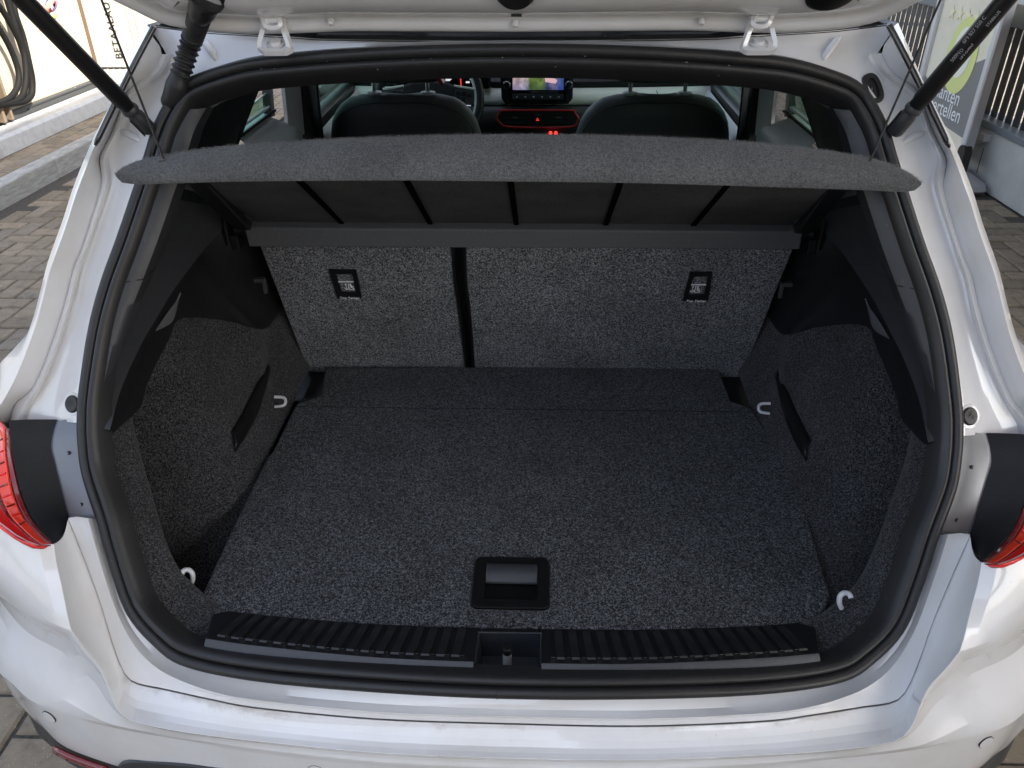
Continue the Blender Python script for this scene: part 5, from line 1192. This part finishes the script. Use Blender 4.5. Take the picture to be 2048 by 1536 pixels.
for hz_, r_ in (([(-5, -60), (18, 10), (32, 60), (46, 100), (58, 140), (64, 170), (62, 190), (48, 202), (20, 207), (-20, 212)], .024), ([(-30, -20), (4, 20), (28, 60), (46, 100), (52, 140), (50, 175), (40, 197), (15, 206), (-30, 210)], .022), ([(-40, 0), (0, 60), (22, 100), (36, 140), (36, 170), (22, 193), (0, 205), (-30, 210)], .021), ([(20, -60), (30, 20), (46, 70), (58, 120), (66, 165), (60, 196), (30, 206), (-10, 209)], .019)):
    MB().tube(cr([ux(a, b_, -3.80 - .01 * r_ * 100) for a, b_ in hz_], 60), r_, 12).obj('fuel_hose', mat('hose_rubber', (.008, .008, .008), .7, spec=.2), pum, smooth=80)
# brand mark: coloured ribbon strokes and lettering
def cp(a, b_): return ux(a, b_, -3.896)
def stroke(pts, w, col, nm='logo_stroke'):
    m_ = mat('logo_' + nm, col, .5); P = cr([cp(*q) for q in pts], 24); rows_ = []
    for sgn in (-1, 1):
        rows_.append([P[i] + (V((1, 0, 0)).cross((P[min(i + 1, 23)] - P[max(i - 1, 0)]).normalized())) * sgn * w * (.35 + .65 * math.sin(math.pi * (i + .5) / 24) ** .6) for i in range(24)])
    MB().grid(rows_).obj(nm, m_, pum, solid=.002)
stroke([(78, 10), (86, 18), (96, 18), (106, 10), (110, 0)], .030, (.80, .22, .16), 'red_ribbon')
stroke([(96, -14), (108, -8), (112, 4), (107, 16), (98, 21)], .022, (.50, .36, .62), 'violet_ribbon')
stroke([(90, 8), (92, -2), (99, -8), (106, -4)], .020, (.35, .5, .82), 'blue_ribbon')
stroke([(96, 30), (104, 34), (110, 33), (113, 27)], .018, (.72, .78, .16), 'lime_ribbon')
stroke([(92, 27), (97, 31), (103, 33)], .012, (.35, .7, .68), 'teal_ribbon')
ta, tb = cp(76, 70), cp(124, 53)
text('lettering', 'TotalEnergies', mat('logo_red', (.78, .25, .2), .6), pum, V((-3.894, tb.y, tb.z)), (0, 1, 0), (0, 0, 1), .062, align='RIGHT')

# ---- payment terminal
term = tag(empty('payment_terminal', (-4.3, 8.3, .13)), 'white payment terminal with vertical black lettering behind the dispenser', 'payment terminal'); wht = mat('terminal_white', (.66, .62, .54), .4)
MB().box((-4.55, 8.3, 1.25), (1.9, .6, 1.92)).obj('cabinet', wht, term, bevel=.01)
for px_ in ((262, 60), (275, 60)): q = uy(px_[0], px_[1], 7.995); MB().box((q.x, 7.998, 1.25), (.006, .006, 1.85)).obj('panel_joint', mat('joint_cream', (.6, .52, .38), .6), term, smooth=None)
q0 = uy(246, 118, 7.995); q1 = uy(232, 18, 7.995)
text('lettering', 'BETAALAUTOMAAT', M['ink'], term, V((q0.x, 7.996, q0.z)), (0, 0, 1), (-1, 0, 0), .098, space=1.08)
gq = MB()
for k in range(9): gq.box((-4.02, 7.35 + k * .06, .298), (.34, .012, .01))
for k in range(6): gq.box((-4.17 + k * .06, 7.6, .297), (.008, .56, .008))
gq.box((-4.02, 7.6, .285), (.36, .58, .012)); gq.obj('floor_grating', mat('grating', (.45, .42, .37), .6), term, smooth=None)

# ---- wall and slatted fence on the passenger's side
rend = mat('grey_render', (.42, .43, .42), .8); n, l, b = nodes(rend); t_ = tex(rend, 5, 5, .6); r_ = ramp(rend, t_.outputs[0], [(.3, (.35, .36, .355)), (.7, (.46, .465, .455))]); l.new(r_.outputs[0], b.inputs['Base Color']); t2 = tex(rend, 160, 3); bump(rend, t2.outputs[0], .25, .002)
fen = tag(empty('boundary_fence', (3.05, 6.5, 0)), 'dark vertical slat fence with a blue-grey rail on a low grey wall', 'fence')
MB().box((3.05, 7.0, .18), (.20, 9.0, .36)).obj('plinth_wall', rend, fen, bevel=.006)
frail = mat('blue_grey_steel', (.16, .185, .21), .4, metal=.3)
MB().box((3.03, 7.0, .385), (.20, 9.0, .045)).obj('bottom_rail', frail, fen, bevel=.006); MB().box((3.03, 7.0, 1.02), (.16, 9.0, .13)).obj('top_rail', frail, fen, bevel=.008)
slm = MB().box((0, 0, 0), (.004, .0735, .56)); sl0 = None
dsl = mat('anthracite_slat', (.028, .03, .033), .4)
for k in range(94):
    y_ = 2.6 + k * .0935
    if sl0 is None: sl0 = slm.obj('slat', dsl, None, smooth=None, bevel=.001); o_ = sl0
    else:
        o_ = sl0.copy(); COL.objects.link(o_)
    o_.location = (3.03, y_, .68); attach(o_, fen)
MB().tube([ux(1967, 297, 2.948), ux(1953, 345, 2.948)], .002, 6).obj('wall_joint', M['ink'], fen)
cbx = tag(empty('cable_box', ux(1968, 275, 2.93)), 'small pale grey cable box fixed to the low wall', 'cable box'); q = ux(1969, 274, 2.93)
MB().box(q + V((0, 0, 0)), (.05, .075, .05)).obj('lid', rend, cbx, bevel=.006); MB().box(q + V((0, .06, -.02)), (.045, .05, .06)).obj('gland', rend, cbx, bevel=.006)
# unseen pale wall, added so that the fence gaps shine
bw = tag(empty('gap_glow_wall', (9, 8, 0)), 'pale wall added behind the slat fence to make its gaps shine', 'building'); MB().box((9.6, 8, 1.6), (.4, 26, 3.2)).obj('wall', mat('warm_render', (.68, .58, .46), .8), bw)

# ---- freestanding poster display
sg = tag(empty('poster_stand', (2.8, 5.6, 0)), 'freestanding poster display with white frame and grey plastic foot', 'poster stand')
X0 = 2.80; ya, yb = 5.235, 6.02; zt_ = 1.75; alu = mat('white_aluminium', (.62, .63, .64), .35, metal=.2)
pc = mat('poster_cream', (.66, .62, .50), .55); n, l, b = nodes(pc); t_ = tex(pc, 5, 5, .6); r_ = ramp(pc, t_.outputs[0], [(.3, (.70, .66, .54)), (.7, (.80, .76, .62))]); l.new(r_.outputs[0], b.inputs['Base Color'])
MB().box((X0 + .012, (ya + yb) / 2, (.2 + zt_) / 2), (.016, yb - ya, zt_ - .2)).obj('poster', pc, sg, smooth=None)
def disc(c_, ry, rz, n=48): return [c_ + V((0, ry * math.cos(2 * math.pi * k / n), rz * math.sin(2 * math.pi * k / n))) for k in range(n)]
pd_ = mat('poster_dark', (.21, .212, .215), .5)
dk = [V((X0 + .002, yb, .56)), V((X0 + .002, yb - .08, .535)), V((X0 + .002, 5.75, .60)), V((X0 + .002, 5.5, .70)), V((X0 + .002, ya, .80)), V((X0 + .002, ya, .30)), V((X0 + .002, yb, .34))]
MB().prism(dk, (.002, 0, 0)).obj('dark_print', pd_, sg, smooth=None)
cc_ = ux(1922, 112, X0 - .001); MB().prism(disc(cc_, .20, .235), (.002, 0, 0)).obj('lime_disc', mat('poster_lime', (.68, .74, .28), .55), sg, smooth=None)
MB().prism(disc(cc_ + V((-.002, .0, .02)), .125, .155), (.001, 0, 0)).obj('pale_disc', mat('poster_pale', (.82, .82, .72), .55), sg, smooth=None)
text('lettering', 'Klanten', M['white'], sg, ux(1916, 213, X0 - .001), (0, -1, 0), (0, 0, 1), .135, align='RIGHT')
text('lettering', 'vertellen', M['white'], sg, ux(1917, 248, X0 - .001), (0, -1, 0), (0, 0, 1), .135, align='RIGHT')
star = mat('poster_star', (.82, .78, .5), .55)
for k in range(5):
    c_ = V((X0 - .0005, 5.86 - k * .115, .99)); sp_ = []
    for i in range(10): a = R(90 + 36 * i); rr2 = .05 if i % 2 == 0 else .02; sp_.append(c_ + V((0, rr2 * math.cos(a), rr2 * math.sin(a))))
    MB().prism(sp_, (.001, 0, 0)).obj('star', star, sg, smooth=None)
for y_ in (ya - .03, yb + .03): MB().tube([V((X0, y_, .16)), V((X0, y_, zt_))], 0, flat=(.055, .045, (0, 1, 0))).obj('frame_post', alu, sg, bevel=.012, seg=3)
for y_ in (ya - .065, yb + .065): MB().tube([V((X0 + .01, y_, .16)), V((X0 + .01, y_, zt_))], 0, flat=(.012, .05, (0, 1, 0))).obj('frame_edge', M['steel'], sg)
MB().box((X0, (ya + yb) / 2, zt_), (.05, yb - ya + .1, .05)).obj('frame_top', alu, sg, bevel=.008)
MB().box((X0 + .0, (ya + yb) / 2, .185), (.05, yb - ya + .1, .035)).obj('frame_bottom', alu, sg, bevel=.008)
for y_ in (ya - .055, yb + .055): MB().prism([V((X0 - .03, y_ + .045 * math.cos(R(a)), .235 + .045 * math.sin(R(a)))) for a in range(0, 181, 20)] + [V((X0 - .03, y_ - .045, .09)), V((X0 - .03, y_ + .045, .09))], (.05, 0, 0)).obj('foot_bracket', M['rubber'], sg, smooth=None)
ftm = mat('grey_foot_plastic', (.30, .31, .33), .5); yc_ = (ya + yb) / 2
def fring(hx, hy, z, r_): return [V((X0 - .02 + (p_.x), yc_ + p_.y, z)) for p_ in rr(-hx, hx, -hy, hy, r_, 0)]
fo = MB().grid([fring(.15, .62, .012, .06), fring(.155, .64, .03, .07), fring(.15, .62, .06, .08), fring(.07, .50, .115, .05), fring(.03, .46, .12, .02), fring(.004, .4, .12, .003)], cu=True).obj('foot', ftm, sg, smooth=30)
MB().box((X0 - .10, yc_ - .60, .028), (.05, .06, .04)).obj('foot_plug', M['rubber'], sg, bevel=.004)

# ---- station canopy overhead: it keeps the sun off the car
cn = tag(empty('station_canopy', (4, 0, 0)), 'flat white forecourt canopy above the parked car', 'canopy')
MB().box((3.75, 0, 4.65), (6.7, 30, .5)).obj('roof_slab', mat('canopy_white', (.7, .7, .7), .6), cn)
for y_ in (-9, 13.5): MB().box((6.6, y_, 2.2), (.35, .35, 4.4)).obj('column', mat('column_grey', (.45, .45, .46), .5), cn, bevel=.02)

# ---- unseen shop added behind the viewer for reflections in the paintwork
shop = tag(empty('added_reflection_shop', (0, -18, 0)), 'unseen brick building with dark windows, added to be mirrored in the car paint', 'building')
MB().box((-3, -19, 2.0), (16, 3, 4.0)).obj('wall', mat('shop_brick', (.22, .13, .09), .85), shop)
MB().prism([V((-11.3, -17.2, 4.0)), V((5.3, -17.2, 4.0)), V((4.2, -19, 6.2)), V((-10.2, -19, 6.2))], (0, -.2, 0)).obj('roof', mat('shop_tiles', (.10, .06, .05), .8), shop)
for k in range(5): MB().box((-9 + k * 3, -17.48, 1.7), (1.9, .06, 1.6)).obj('window', mat('shop_glass', (.03, .035, .04), .1), shop)
